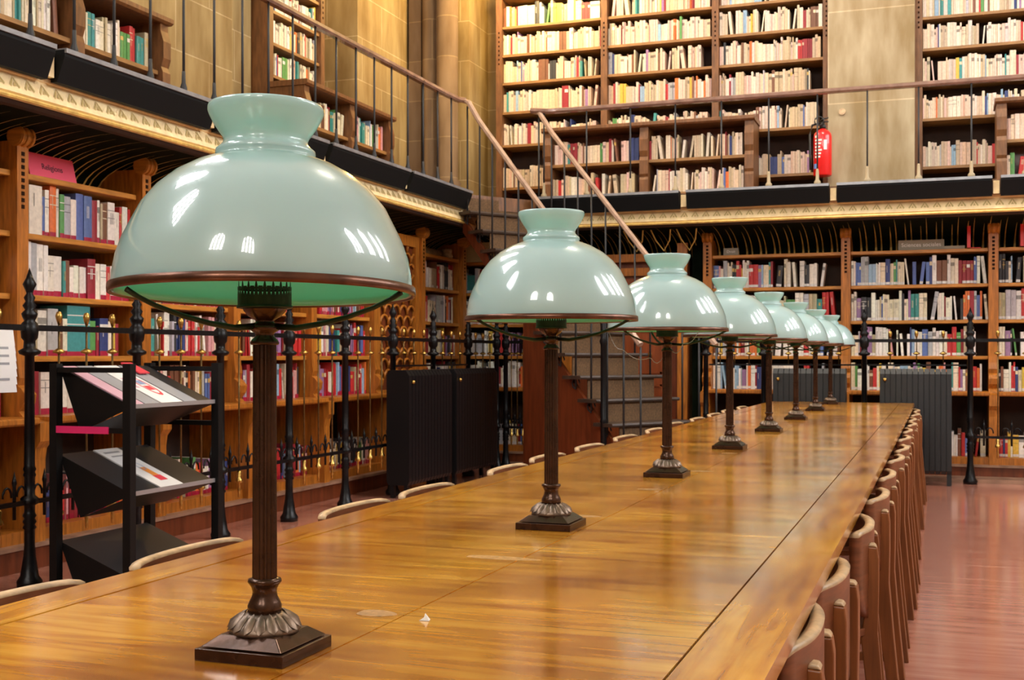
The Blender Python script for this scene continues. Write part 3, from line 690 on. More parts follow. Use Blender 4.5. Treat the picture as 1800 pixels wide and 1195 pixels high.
def extinguisher():
    x, y = -1.10, 12.24; base = W(x, y, 2.95)
    x *= K; y *= K; z = base[2]
    root = thing('fire_extinguisher', 'red fire extinguisher hung at the edge of the pale stone pier on the gallery', 'fire extinguisher', (x, y, z))
    m = MB(False); m.lathe([(.085, 0), (.092, .01), (.092, .40), (.085, .435), (.06, .465), (.03, .48), (.03, .49)], x, y, z, 28); m.build('cylinder_body', M['red_paint'], root)
    m = MB(False); m.lathe([(.032, .485), (.034, .52), (.022, .53), (.02, .56)], x, y, z, 14)
    m.tube([(x-.03, y, z+.55), (x+.01, y-.02, z+.555), (x+.06, y-.04, z+.55)], .008, 6)
    m.tube([(x-.03, y, z+.565), (x+.01, y-.02, z+.585), (x+.06, y-.04, z+.59)], .008, 6)
    m.tube([(x-.03+.045*math.cos(t), y-.05, z+.56+.045*math.sin(t)) for t in [math.pi*q/6 for q in range(13)]], .008, 6)
    m.build('valve_handle', M['black_plastic'], root)
    m = MB(False); m.tube([(x-.03, y-.03, z+.54), (x-.10, y-.05, z+.52), (x-.125, y-.06, z+.42), (x-.12, y-.06, z+.2), (x-.115, y-.06, z+.06)], .012, 8); m.build('hose', M['black_plastic'], root)
    m = MB(False)
    def patch(m, a0, a1, z0, z1, mi):
        N = 5
        for k in range(N):
            t0 = a0+(a1-a0)*k/N; t1 = a0+(a1-a0)*(k+1)/N; r = .0935
            m.quad([(x+r*math.cos(t0), y+r*math.sin(t0), z+z0), (x+r*math.cos(t1), y+r*math.sin(t1), z+z0), (x+r*math.cos(t1), y+r*math.sin(t1), z+z1), (x+r*math.cos(t0), y+r*math.sin(t0), z+z1)], mi)
    patch(m, R(-78), R(-58), .26, .36, 0); m.build('instruction_label', M['paper'], root)
    m = MB(False)
    for k in range(6): patch(m, R(-138), R(-100+(k % 3)*5), .18+k*.034, .198+k*.034, 0)
    patch(m, R(-138), R(-112), .385, .41, 0)
    m.build('lettering_lines', M['white_ink'], root)
    m = MB(False); patch(m, R(-155), R(-125), .07, .12, 0); m.build('blue_sticker', M['blue'], root)
extinguisher()
m = MB(False); p = W(-.92, 12.36, 3.60); m.tube([(p[0], p[1], p[2]), (p[0], p[1]-.02, p[2])], .035, 16); tag(m.build('wall_disc', M['ply_pale'], origin=p), 'small round pale disc fixed to the pale stone pier', 'disc')

# ---------------------------------------------------------------- gallery railings
def rail_section(hw=.022, hh=.03): return [(-hw, -hh*.4), (-hw*.7, -hh), (hw*.7, -hh), (hw, -hh*.4), (hw*.8, hh*.6), (0, hh), (-hw*.8, hh*.6)]
def sweep(m, pts, sec, mi=0):
    pts = [Vector(p) for p in pts]; n_ = len(pts); b = len(m.v); ns = len(sec)
    for i, p in enumerate(pts):
        d = (pts[min(i+1, n_-1)]-pts[max(i-1, 0)]).normalized(); u = d.cross(Vector((0, 0, 1))).normalized(); v = u.cross(d)
        for a, c in sec: m.v.append(tuple(p+u*a+v*c))
    for i in range(n_-1):
        for k in range(ns):
            k2 = (k+1) % ns; m.f.append((b+i*ns+k, b+i*ns+k2, b+(i+1)*ns+k2, b+(i+1)*ns+k)); m.m.append(mi); m.c.append(None); m.sm.append(False)
    for i in (0, n_-1): m.f.append(tuple(b+i*ns+k for k in range(ns))); m.m.append(mi); m.c.append(None); m.sm.append(False)
A = Vector((-4.34, 10.78)); B = Vector((-3.89, 11.42)); D = Vector((.84, -.54)).normalized()
ZR = 3.62
root = thing('gallery_railing', 'dark gallery handrail on thin iron balusters along the side wall', 'railing', W(-4.34, 10.78, 2.755))
m = MB(); sweep(m, [(-4.36, -1, ZR), (-4.36, 10.3, ZR), (-4.35, 10.6, ZR+.0), (A.x, A.y-.05, ZR+.02)], rail_section(.032, .026)); m.build('handrail', M['rail_wood'], root)
y = 4.24
while y < 10.75:
    m = MB(); m.tube([(-4.355, y, 2.745), (-4.355, y, ZR-.02)], .0085, 6); m.lathe([(.022, 2.752), (.022, 2.80), (.013, 2.83), (.011, 2.9)], -4.355, y, 0, 8); m.build('baluster', M['iron_dull'], root); y += .327
root = thing('gallery_railing', 'dark gallery handrail on thin iron balusters along the far wall', 'railing', W(-3.89, 11.42, 2.755))
m = MB(); sweep(m, [(B.x, B.y, ZR+.02), (-3.7, 11.43, ZR), (6, 11.43, ZR)], rail_section(.032, .026)); m.build('handrail', M['rail_wood'], root)
x = -3.75; k = 0
while x < 3.2:
    m = MB(); m.tube([(x, 11.42, 2.752), (x, 11.42, ZR-.02)], .0085, 6)
    m.lathe([(.032, 2.752), (.03, 2.78), (.016, 2.80), (.014, 2.88), (.009, 2.90)], x, 11.42, 0, 8, 1)
    m.build('baluster', [M['iron_dull'], simple('baluster_foot', (.38, .30, .18), .6)] if k == 0 else [M['iron_dull'], bpy.data.materials['baluster_foot']], root); x += .446; k += 1

# ---------------------------------------------------------------- staircase
root = thing('staircase', 'narrow steep wooden staircase climbing from the reading room to the gallery', 'staircase', W(-2.3, 9.9, .015))
P_ = Vector((-D.y, D.x)); WID = (B-A).length*1.0
run, rise, NST = .2, 2.72/14, 13
SF = lambda s, o, z: (A.x+D.x*s+P_.x*o, A.y+D.y*s+P_.y*o, z)
A0 = A
for k in range(1, NST+1):
    z = 2.74-rise*k; s0 = run*(k-1); s1 = run*k
    m = MB(); m.prism(lambda a, o, zz: SF(o, a, zz), [(s0-.01, z-.03), (s1+.025, z-.03), (s1+.032, z-.015), (s1+.025, z), (s0-.01, z)], -.11, WID+.09); m.build('tread', M['tread'], root)
    m = MB(); m.prism(lambda a, o, zz: SF(o, a, zz), [(s1-.012, z-rise+.0), (s1, z-rise), (s1, z-.031), (s1-.012, z-.031)], 0, WID); m.build('riser', M['carpet'], root)
m = MB(); m.prism(lambda a, o, zz: SF(o, a, zz), [(-.012, 2.74-rise), (0, 2.74-rise), (0, 2.70), (-.012, 2.70)], 0, WID); m.build('riser', M['carpet'], root)
for o0, o1, closed in ((-.035, -.002, True),):
    m = MB(); L_ = NST*run
    top = lambda s: 2.74-s/run*rise-.26
    if closed:
        poly = [(0, 2.50), (0, 2.36), (.95, top(.95)-.10), (.95, .015), (L_, .015), (L_, max(.03, top(L_)))]
    else: poly = [(0, 2.60), (0, 2.25), (.9, top(.9)-.32), (1.7, .015), (L_, .015), (L_, top(L_)+.05), (.1, 2.66)]
    m.prism(lambda a, o, zz: SF(o, a, zz), poly, o0, o1); m.build('side_panel', M['mahogany'], root)
for oo in (-.05, WID+.05):
    m = MB(); pts = [SF(0, oo, ZR+.02), SF(.12, oo, ZR-.02)]+[SF(s, oo, ZR+.06-s/run*rise) for s in (.3, 1.0, 1.8, 2.5)]
    if oo < 0: pts = [(A.x-.02, A.y-.12, ZR)]+pts
    sweep(m, pts, rail_section(.026, .022)); m.build('handrail', M['rail_sheen'], root)
    m_k = 0
    for k in range(0, NST):
        s = run*(k+.5); zt = ZR+.04-s/run*rise
        m = MB(); p = SF(s, oo, 0); m.tube([(p[0], p[1], zt-1.12), (p[0], p[1], zt)], .009, 6)
        if oo < 0: m.tube([SF(s+.05*math.cos(t), oo, zt-1.08+.05*math.sin(t)) for t in [math.pi*2*q/8 for q in range(7)]], .007, 5)
        m.build('baluster', M['iron_dull'], root)
p = SF(2.1, -.09, 0); m = MB(); m.lathe([(.055, .015), (.06, .08), (.035, .16), (.026, .25), (.026, .6), (.034, .62), (.026, .64), (.026, 1.25), (.036, 1.28), (.026, 1.31), (.03, 1.55), (.0, 1.62)], p[0], p[1], 0, 12); m.build('newel_post', M['iron'], root)
# panelled wall and door beneath the gallery, beside the stair
m = MB(); m.box(-3.72, -2.40, 11.98, 12.06, .015, 2.16)
for xa, xb in ((-3.72, -3.62), (-2.50, -2.40)): m.box(xa, xb, 11.93, 11.98, .015, 2.3, 1)
m.box(-3.72, -2.40, 11.90, 11.98, 2.12, 2.2, 1); m.box(-3.72, -2.40, 11.94, 11.98, 1.98, 2.06, 1)
struct(m.build('wall_panelling', [M['mahogany'], M['oak']]))
d = None
m = MB(); m.box(-3.3, -2.58, 11.945, 11.979, .03, 1.95)
for za, zb in ((.15, .85), (.98, 1.85)):
    m.box(-3.22, -2.66, 11.935, 11.945, za, za+.02, 0); m.box(-3.22, -2.66, 11.935, 11.945, zb, zb+.02); m.box(-3.22, -3.2, 11.935, 11.945, za, zb+.02); m.box(-2.68, -2.66, 11.935, 11.945, za, zb+.02)
d = struct(m.build('door_1', simple('door_red_wood', (.24, .055, .014), .35, var=.3, scale=5, stretch=(5,5,.7))))
m = MB(); m.lathe([(0, -.03), (.018, -.025), (.02, 0), (.012, .02), (.02, .03), (0, .035)], 0, 0, 0, 10)
k_ = MB(False); p = W(-2.78, 11.92, 1.17); k_.lathe([(0.001, -.03), (.02, -.022), (.024, 0), (.02, .022), (0.001, .03)], p[0], p[1], p[2], 12); k_.build('door_knob', M['brass'], d, origin=(0,0,0))
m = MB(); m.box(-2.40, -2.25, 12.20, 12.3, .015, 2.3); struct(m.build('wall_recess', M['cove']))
# pointed gilt arch trims in the corner coves
m = MB()
for x in (-2.9, -2.62, -2.36): m.tube([(x-.1, 11.7, 2.42), (x-.07, 11.8, 2.32), (x, 11.86, 2.22), (x+.07, 11.8, 2.32), (x+.1, 11.7, 2.42)], .008, 5)
struct(m.build('trim_6', M['gold']))

# ---------------------------------------------------------------- iron railings on the floor
def fence(F, posts, base, label, special, end_rods=True):
    root = thing('iron_railing', label, 'railing', base)
    for s in posts:
        m = MB(); p = F(s, 0, 0)
        r = .026
        prof = [(.060, .015), (.062, .045), (.045, .07), (.036, .13), (.03, .17), (r, .22), (r, .30), (.034, .31), (r, .325), (.034, .34), (r, .355), (.034, .37), (r, .385), (r, .42), (.045, .43), (.045, .455), (r, .47),
                (r, .56), (.032, .57), (r, .585), (.032, .60), (r, .615), (r*.9, 1.16), (.05, 1.17), (.055, 1.185), (.03, 1.20), (.028, 1.235), (.04, 1.25), (.044, 1.29), (.04, 1.32), (.026, 1.335), (.036, 1.355), (.04, 1.37), (.022, 1.39), (.034, 1.41), (.02, 1.43), (.028, 1.45), (.015, 1.47), (.02, 1.485), (.034, 1.515), (.018, 1.545), (.0, 1.60)]
        m.lathe(prof, p[0], p[1], 0, 12)
        m.build('post', M['iron'], root)
    for i, (a, b) in enumerate(zip(posts, posts[1:])):
        sp = special.get(i)
        m = MB(); m.fbox(F, a+.04, b-.04, -.011, .011, 1.285, 1.315); m.build('top_rail', M['iron'], root)
        mid = 1.06 if sp == 'rad' else None
        m = MB()
        if sp == 'rad': m.fbox(F, a+.03, b-.03, -.009, .009, 1.07, 1.085)
        else: m.fbox(F, a+.03, b-.03, -.012, .012, .425, .447)
        m.build('lower_rail', M['iron'], root)
        nr = 3
        for k in range(nr):
            s = a+(b-a)*(k+1)/(nr+1); p = F(s, 0, 0)
            z0 = 1.085 if sp == 'rad' else .33
            m = MB(); m.tube([(p[0], p[1], z0), (p[0], p[1], 1.345)], .0058, 6, 1)
            m.lathe([(.006, 1.32), (.014, 1.345), (.018, 1.365), (.012, 1.385), (.0, 1.39)], p[0], p[1], 0, 10)
            m.lathe([(.008, 1.17), (.03, 1.178), (.03, 1.186), (.008, 1.20)], p[0], p[1], 0, 10)
            if sp != 'rad': m.lathe([(.006, .25), (.010, .30), (.008, .34), (.026, .35), (.022, .365), (.012, .38), (.017, .41), (.010, .425)], p[0], p[1], 0, 10)
            m.build('brass_rod', [M['brass'], M['rod']], root)
        if sp != 'rad':
            for k in range(4):
                s = a+(b-a)*(k+.5)/4; m = MB(); p = F(s, 0, 0)
                m.lathe([(.009, .36), (.009, .52), (.013, .54), (.0, .60)], p[0], p[1], 0, 6)
                for sg in (-1, 1):
                    m.tube([F(s+sg*(.018+.03*(1-math.cos(t))), 0, .47+.05*math.sin(t)) for t in [math.pi*q/6 for q in range(7)]], .006, 5)
                m.build('spike', M['iron'], root)
    return root
FL_ = frame((-4.25, 0), (0, 1), (1, 0)); FB_ = frame((0, 11.45), (1, 0), (0, -1))
postsL = [3.10, 3.94, 4.77, 5.61, 6.44, 7.28, 8.11, 8.95, 9.78, 10.62, 11.4]
fence(FL_, postsL, W(-4.25, 4.77, .015), 'black iron railing with brass rods along the side bookcases', {7: 'rad', 8: 'rad'})
fence(frame((0, 11.45), (1, 0), (0, -1)), [-4.17, -3.92], W(-4.1, 11.45, .015), 'short return of black iron railing near the stair side', {})
fence(FB_, [-2.12, -1.57, -.656, .255, 1.17, 2.08], W(-.6, 11.45, .015), 'black iron railing with brass rods along the far wall bookcase', {0: 'rad', 1: 'rad', 2: 'rad'})

# ---------------------------------------------------------------- radiators
def radiator(F, a0, a1, label, fins, paint='radiator'):
    p = F((a0+a1)/2, 0, .015); root = thing('radiator', label, 'radiator', W(*p))
    n_ = fins; st = (a1-a0)/n_; m = MB()
    for k in range(n_):
        s = a0+st*(k+.5)
        prof = [(-.085, .12), (.085, .12), (.10, .15), (.10, 1.0), (.07, 1.045), (-.07, 1.045), (-.10, 1.0), (-.10, .15)]
        m.prism(F, prof, s-st*.43, s+st*.43)
    m.fbox(F, a0+.005, a1-.005, -.06, .085, .14, 1.02)
    m.build('fin_block', M[paint], root)
    for s in (a0+st*.5, a1-st*.5):
        for o in (-.07, .05): m = MB(); m.fbox(F, s-.02, s+.02, o, o+.03, .015, .125); m.build('foot', M[paint], root)
    m = MB(); q = F(a0+st, .11, .95); m.lathe([(.0, -.015), (.016, -.01), (.016, .01), (0, .015)], q[0], q[1], .95, 8); m.build('valve', M['brass'], root)
RL = frame((-4.10, 0), (0, 1), (1, 0)); RB = frame((0, 11.25), (1, 0), (0, -1))
radiator(RL, 8.72, 9.62, 'black cast radiator against the side railing, the one nearer the leaflet rack', 14, 'radiator_shaded')
radiator(RL, 9.72, 10.75, 'black cast radiator against the side railing, the one nearer the staircase', 16, 'radiator_shaded')
radiator(RB, -1.45, -.80, 'black ribbed radiator in the far railing, mostly behind the table end', 13)
radiator(RB, -.51, .10, 'black ribbed radiator in the far railing beside the open floor', 13)
# yellowish threshold strip on the floor at the far wall
m = MB(); m.box(-6, 5, 11.55, 11.95, .015, .05); struct(m.build('baseboard_back', M['plinth_wood']))

# ---------------------------------------------------------------- leaflet rack (own metres)
def rack():
    x0, x1, y0, y1 = -3.93, -3.515, 4.585, 5.295; k = 1.0; zt = 1.15
    root = thing('leaflet_rack', 'black metal leaflet rack with three sloping trays before the iron railing', 'rack', ((x0+x1)/2, (y0+y1)/2, 0))
    q = .021
    for x in (x0, x1):
        for y in (y0, y1):
            m = MB(False); m.box(x-q, x+q, y-q, y+q, 0, zt); m.build('leg', M['rack_metal'], root)
    for y in (y0, y1):
        for z in (zt-.03, .84, .06):
            m = MB(False); m.box(x0+q, x1-q, y-q*.8, y+q*.8, z-.012, z+.012); m.build('crossbar', M['rack_metal'], root)
    for (zb, zf) in ((1.135, .95), (.72, .545), (.31, .15)):
        m = MB(False)
        yA, yB = y0+q+.002, y1-q-.002
        m.quad([(x0, yA, zb), (x0, yB, zb), (x1, yB, zf), (x1, yA, zf)], 0); m.quad([(x0, yA, zb-.006), (x0, yB, zb-.006), (x1, yB, zf-.006), (x1, yA, zf-.006)], 0)
        m.box(x1-.004, x1+.004, yA, yB, zf-.008, zf+.012, 1)
        for yy in (yA, yB):
            for dy in (0, .004):
                m.quad([(x0, yy+dy*(1 if yy == yA else -1), zb), (x1, yy+dy*(1 if yy == yA else -1), zf), (x0+.12, yy+dy*(1 if yy == yA else -1), zf-.12)], 2)
        m.quad([(x1, yA, zf-.008), (x1, yB, zf-.008), (x0+.12, yB, zf-.12), (x0+.12, yA, zf-.12)], 2)
        m.build('tray', [M['rack_tray'], M['rack_edge'], M['rack_metal']], root)
    m = MB(False); m.box(x0+.02, x1-.10, y0-.024, y0-.0175, .825, .858); m.build('strip_label', M['magenta_card'], root)
    # leaflets lying on the trays
    def leaf(y, w_, zb, zf, mat, label, t0=.02, t1=.98, art=None, name='leaflet'):
        def Q(t, yy, h):
            L_ = math.hypot(x1-x0, zb-zf); nx, nz = (zb-zf)/L_, (x1-x0)/L_
            return (x0+(x1-x0)*t+nx*h, yy, zb+(zf-zb)*t+nz*h)
        m = MB(False)
        vs = [Q(t, yy, h) for h in (.001, .007) for yy in (y, y+w_) for t in (t0, t1)]
        m.add(vs, [(0,2,3,1),(4,5,7,6),(0,1,5,4),(1,3,7,5),(3,2,6,7),(2,0,4,6)], 0)
        c = Q(.5, y+w_/2, 0)
        o = m.build(name, [mat], origin=c); tag(o, label, 'leaflet')
        if art:
            m = MB(False); mats = []
            for (kind, ta, tb, ya, yb, mt) in art:
                mats.append(mt); mi = len(mats)-1
                if kind == 'box': m.quad([Q(ta, y+w_*ya, .008), Q(tb, y+w_*ya, .008), Q(tb, y+w_*yb, .008), Q(ta, y+w_*yb, .008)], mi)
                else:
                    cs = []; ct, cy = (ta+tb)/2, (ya+yb)/2
                    for q_ in range(17):
                        a = math.pi*2*q_/16; cs.append((ct+(tb-ta)/2*math.cos(a), cy+(yb-ya)/2*math.sin(a)))
                    for (t_a, y_a), (t_b, y_b) in zip(cs, cs[1:]):
                        i_a = (ct+(t_a-ct)*.8, cy+(y_a-cy)*.8); i_b = (ct+(t_b-ct)*.8, cy+(y_b-cy)*.8)
                        m.quad([Q(t_a, y+w_*y_a, .008), Q(t_b, y+w_*y_b, .008), Q(i_b[0], y+w_*i_b[1], .008), Q(i_a[0], y+w_*i_a[1], .008)], mi)
            m.build('print_pattern', mats, o, origin=c)
    yA = y0+.03
    leaf(yA+.0, .09, 1.135, .95, M['leaflet_pink'], 'pinkish leaflet at the near end of the rack top tray')
    leaf(yA+.10, .11, 1.135, .95, M['leaflet_grey'], 'grey leaflet on the top tray between the pink and white ones')
    leaf(yA+.225, .17, 1.135, .95, M['paper'], 'white booklet with a red oval print on the top tray',
         art=[('ring', .30, .80, .40, .88, M['leaflet_red']), ('box', .42, .52, .50, .78, M['leaflet_blue']), ('box', .56, .66, .50, .78, M['leaflet_red']), ('box', .35, .6, .12, .26, M['leaflet_pink'])])
    leaf(yA+.41, .11, 1.135, .95, M['leaflet_grey'], 'grey leaflet on the top tray beside the red one')
    leaf(yA+.43, .08, 1.15, .965, M['leaflet_red'], 'small crimson card on the grey leaflet of the top tray', t0=.02, t1=.3)
    leaf(yA+.22, .18, .72, .545, M['paper'], 'white sheet with orange figure on the middle tray',
         art=[('box', .10, .14, .15, .8, M['leaflet_grey']), ('box', .2, .23, .2, .75, M['leaflet_grey']), ('box', .72, .84, .42, .74, M['leaflet_red']), ('box', .52, .72, .45, .70, M['orange_print']), ('ring', .40, .58, .45, .7, M['leaflet_blue'])])
rack()
# white notice on the railing at the frame edge
o = bpy.data.objects.new('paper_notice', bpy.data.meshes.new('paper_notice')); C.objects.link(o)
m = MB(False)
N = 8
for k in range(N):
    z0, z1 = -.31*k/N, -.31*(k+1)/N; f = lambda z: .02*math.sin((-z)/.31*2.2)
    for s_ in (0, .0008): m.quad([(f(z0)+s_, -.105, z0), (f(z0)+s_, .105, z0), (f(z1)+s_, .105+.01*(k+1)/N, z1), (f(z1)+s_, -.105, z1)], 0)
    if k in (2, 3, 4, 6): m.quad([(f(z0)+.002, -.05, z0-.006), (f(z0)+.002, .06, z0-.006), (f(z0-.012)+.002, .06, z0-.018), (f(z0-.012)+.002, -.05, z0-.018)], 1)
o.data = m.data('paper_notice', [M['paper'], M['leaflet_grey']]); o.location = (-4.25*K+.035, 4.62*K-.105, 1.315)
tag(o, 'white paper notice hanging from the iron railing at the photo edge', 'notice')
PAPER = o

# ---------------------------------------------------------------- reading table
TX0, TX1, TY0, TY1, TZ = -1.525, -.22, -.6, 11.50, .755
root = thing('reading_table', 'very long polished oak reading table carrying the row of lamps', 'table', ((TX0+TX1)/2, 5.2, 0))
m = MB(False); m.box(TX0+.112, -.8395, TY0, TY1-.0, TZ-.032, TZ); m.box(-.8365, TX1-.128, TY0, TY1, TZ-.032, TZ); m.build('table_top', M['table'], root)
m = MB(False); m.box(TX0, TX0+.105, TY0, TY1, TZ-.032, TZ); m.build('border_plank', M['table_border'], root)
m = MB(False); m.box(TX1-.124, TX1, TY0, TY1, TZ-.032, TZ); m.build('border_plank', M['table_border'], root)
m = MB(False); m.box(TX0+.05, TX1-.05, TY0+.05, TY1-.05, TZ-.045, TZ-.033, 1)
for xa, xb in ((TX0+.1052, TX0+.1118), (-.8393, -.8367), (TX1-.1278, TX1-.1242)): m.box(xa, xb, TY0+.05, TY1-.05, TZ-.0335, TZ-.0035, 1)  # dark strips laid in the plank gaps to stand in for shade
m.box(TX0+.08, TX0+.11, TY0+.1, TY1-.1, TZ-.15, TZ-.045); m.box(TX1-.11, TX1-.08, TY0+.1, TY1-.1, TZ-.15, TZ-.045); m.box(TX0+.11, TX1-.11, TY1-.13, TY1-.1, TZ-.15, TZ-.045)
m.build('apron', [M['chair_wood'], M['recess_shade']], root)
legp = [(.028, 0), (.04, .04), (.03, .08), (.034, .10)]
z = .12
while z < .50: legp += [(.022, z), (.036, z+.018), (.022, z+.036)]; z += .042
legp += [(.03, .54), (.045, .56), (.045, .60)]
for yy in (-.2, 2.0, 4.3, 6.6, 8.9, 11.2):
    for xx in (TX0+.15, TX1-.15):
        m = MB(False); m.lathe(legp, xx, yy, 0, 12); m.box(xx-.045, xx+.045, yy-.045, yy+.045, .59, TZ-.046); m.build('leg', M['mahogany'], root)
# flush metal cover plates in the top, one cluster between each two lamps
k = 0
for xx, yy, W_, L_ in ((-.889, 1.806, .07, .05), (-.883, 2.39, .17, .045), (-.895, 3.09, .08, .045), (-.886, 3.78, .08, .05), (-.845, 4.44, .10, .05), (-.88, 5.3, .07, .05), (-.87, 6.6, .07, .05)):
    m = MB(False)
    pts = [(xx+W_*.5*math.cos(t)*(1+.12*math.cos(3*t)), yy+L_*.5*math.sin(t)*1.0, TZ+.0006) for t in [2*math.pi*q/20 for q in range(20)]]
    m.quad(pts); pts2 = [(p[0], p[1], TZ-.001) for p in pts]
    m.add(pts+pts2, [(i, (i+1) % 20, 20+(i+1) % 20, 20+i) for i in range(20)])
    m.build('cover_plate', simple('worn_brass_plate', (.34, .19, .07), .4, metal=.4, var=.4, scale=120) if k == 0 else bpy.data.materials['worn_brass_plate'], root); k += 1

m = MB(False); sx, sy = -.79, 1.785
m.add([(sx-.008, sy-.006, TZ+.0005), (sx+.009, sy-.004, TZ+.0005), (sx+.006, sy+.008, TZ+.0005), (sx-.006, sy+.007, TZ+.0005), (sx, sy+.001, TZ+.012), (sx+.004, sy-.003, TZ+.009)], [(0,1,5),(1,2,4,5),(2,3,4),(3,0,5,4),(3,2,1,0)])
tag(m.build('paper_scrap', M['paper'], origin=(sx, sy, TZ)), 'tiny crumpled white paper scrap lying on the table beside the first lamp', 'paper')

# ---------------------------------------------------------------- lamps
def make_lamp():
    root = thing('table_lamp', '', 'lamp', (0,0,0))
    def b(m, name, mats, par=root, bevel=0): return m.build(name, mats, par, origin=(0,0,0), bevel=bevel)
    m = MB(False); h = .071
    m.box(-h, h, -h, h, 0, .017)
    m.add([(sx*(h-.006), sy*(h-.006), .019) for sx, sy in ((-1,-1),(1,-1),(1,1),(-1,1))]+[(sx*(h-.022), sy*(h-.022), .031) for sx, sy in ((-1,-1),(1,-1),(1,1),(-1,1))]+[(sx*(h-.026), sy*(h-.026), .034) for sx, sy in ((-1,-1),(1,-1),(1,1),(-1,1))],
          [(3,2,1,0),(8,9,10,11)]+[(i, (i+1) % 4, 4+(i+1) % 4, 4+i) for i in range(4)]+[(4+i, 4+(i+1) % 4, 8+(i+1) % 4, 8+i) for i in range(4)])
    b(m, 'base_plate', M['bronze'], bevel=.0012)
    m = MB(False)
    m.lathe([(.050, .033), (.050, .038), (.047, .043), (.038, .052), (.027, .058), (.022, .060)], 0, 0, 0, 48)
    for k in range(16):      # acanthus leaves in relief
        a = 2*math.pi*k/16; ca, sa = math.cos(a), math.sin(a)
        def L_(r, t, z): return (r*ca-t*sa, r*sa+t*ca, z)
        m.add([L_(.028, 0, .0625), L_(.036, .0065, .0545), L_(.036, -.0065, .0545), L_(.037, 0, .0590), L_(.048, .0075, .0425), L_(.048, -.0075, .0425), L_(.0495, 0, .0500), L_(.0545, 0, .0375)],
              [(0,3,1),(0,2,3),(1,3,6,4),(2,5,6,3),(4,6,7),(5,7,6)], 0, None, True)
    b(m, 'leaf_dome', M['bronze_worn'])
    m = MB(False)
    m.lathe([(.021, .058), (.0245, .061), (.0245, .070), (.022, .076), (.0185, .083), (.0175, .090), (.019, .096), (.0215, .100), (.0245, .104), (.0235, .108), (.018, .110)], 0, 0, 0, 32)
    b(m, 'collar', M['bronze'])
    m = MB(False); seg = 64
    fl = lambda k, z: 1-.13*(.5+.5*math.cos(2*math.pi*k/4))
    m.lathe([(.0178, .109), (.0178, .112), (.0172, .30), (.0168, .453)], 0, 0, 0, seg, 0, False, fl)
    b(m, 'column', M['bronze'])
    m = MB(False)
    m.lathe([(.0195, .473), (.021, .476), (.019, .480), (.013, .486), (.014, .490), (.020, .494), (.022, .498), (.020, .502), (.013, .506), (.014, .509), (.023, .514), (.030, .522), (.033, .530), (.034, .534), (.030, .536)], 0, 0, -.026, 32)
    b(m, 'bowl', M['bronze'])
    m = MB(False); seg = 40          # pierced gallery that held the chimney
    vs = []; b0 = 0
    for k in range(seg):
        a0, a1 = 2*math.pi*k/seg, 2*math.pi*(k+1)/seg; r = .0385; am = (a0+a1)/2
        P = lambda a, z, rr=r: (rr*math.cos(a), rr*math.sin(a), z)
        m.quad([P(a0, 0.501), P(a1, 0.501), P(a1, 0.518), P(a0, 0.518)])
        m.quad([P(a0, 0.518), P(a1, 0.518), P(a0+(a1-a0)*.7, 0.526), P(a0+(a1-a0)*.3, 0.526)])
        if k % 2: m.quad([P(a0, 0.526), P(a1, 0.526), P(am, 0.542)])
        else: m.quad([P(a0-.03, 0.526), P(a1+.03, 0.526), P(a1, 0.531), P(a0, 0.531)])
    m.lathe([(.0375, 0.500), (.040, 0.500), (.040, 0.504), (.0375, 0.504)], 0, 0, 0, 40)
    m.lathe([(.034, 0.499), (.001, 0.501)], 0, 0, 0, 24)
    b(m, 'pierced_gallery', M['verdigris'])
    for k in range(3):
        a = R(30+120*k); ca, sa = math.cos(a), math.sin(a); m = MB(False)
        pts = [(.014, .474), (.05, .471), (.09, .477), (.13, .486), (.17, .499), (.195, .510), (.2125, .520)]
        m.tube([(r*ca, r*sa, z) for r, z in pts], [.005, .0045, .004, .0038, .0036, .0036, .004], 8); b(m, 'shade_arm', M['verdigris'])
    rz = .519
    m = MB(False); m.lathe([(.2145, -.001), (.2178, -.001), (.2186, .004), (.2178, .0115), (.2145, .0125), (.2145, -.001)], 0, 0, 0, 72, cap=False); ring = b(m, 'shade_ring', M['bronze_rim']); ring.location.z = rz
    outer = [(.2195, 0), (.2205, .012), (.2190, .030), (.2145, .055), (.2060, .080), (.1935, .106), (.1805, .132), (.1600, .158), (.1345, .180), (.1050, .197), (.0850, .205), (.0745, .2085), (.0715, .211), (.0730, .215), (.0725, .220), (.0665, .225), (.0625, .230), (.0610, .235), (.0630, .241), (.0690, .250), (.0760, .261), (.0820, .273), (.0845, .280), (.0845, .285), (.0835, .288)]
    outer = [(r*(.9675 if z < .21 else .985), z*.95) for r, z in outer]
    inner = [(r-.0035, z) for r, z in outer]
    inner = [(inner[0][0], .0005)]+inner[1:-1]+[(.0790, .2726)]
    m = MB(False); seg = 96
    m.lathe(outer, 0, 0, 0, seg); m.f = [f for f in m.f if len(f) == 4]; nf = len(m.f); m.m = m.m[:nf]; m.c = m.c[:nf]; m.sm = m.sm[:nf]
    b1 = len(m.v)
    m.lathe(inner, 0, 0, 0, seg, 1); keep = [i for i, f in enumerate(m.f) if len(f) == 4]
    m.f = [m.f[i] for i in keep]; m.m = [m.m[i] for i in keep]; m.c = [m.c[i] for i in keep]; m.sm = [m.sm[i] for i in keep]
    no = len(outer)
    for k in range(seg):
        k2 = (k+1) % seg
        m.f.append((k, k2, b1+k2, b1+k)); m.m.append(0); m.c.append(None); m.sm.append(False)
        m.f.append(((no-1)*seg+k, (no-1)*seg+k2, b1+(no-1)*seg+k2, b1+(no-1)*seg+k)); m.m.append(0); m.c.append(None); m.sm.append(True)
    sh = b(m, 'lamp_shade', [M['shade_out'], M['shade_in']]); sh.location.z = rz+.001
    return root
LAMPX = -.9225; LY0, LDY = 1.511, 1.3576
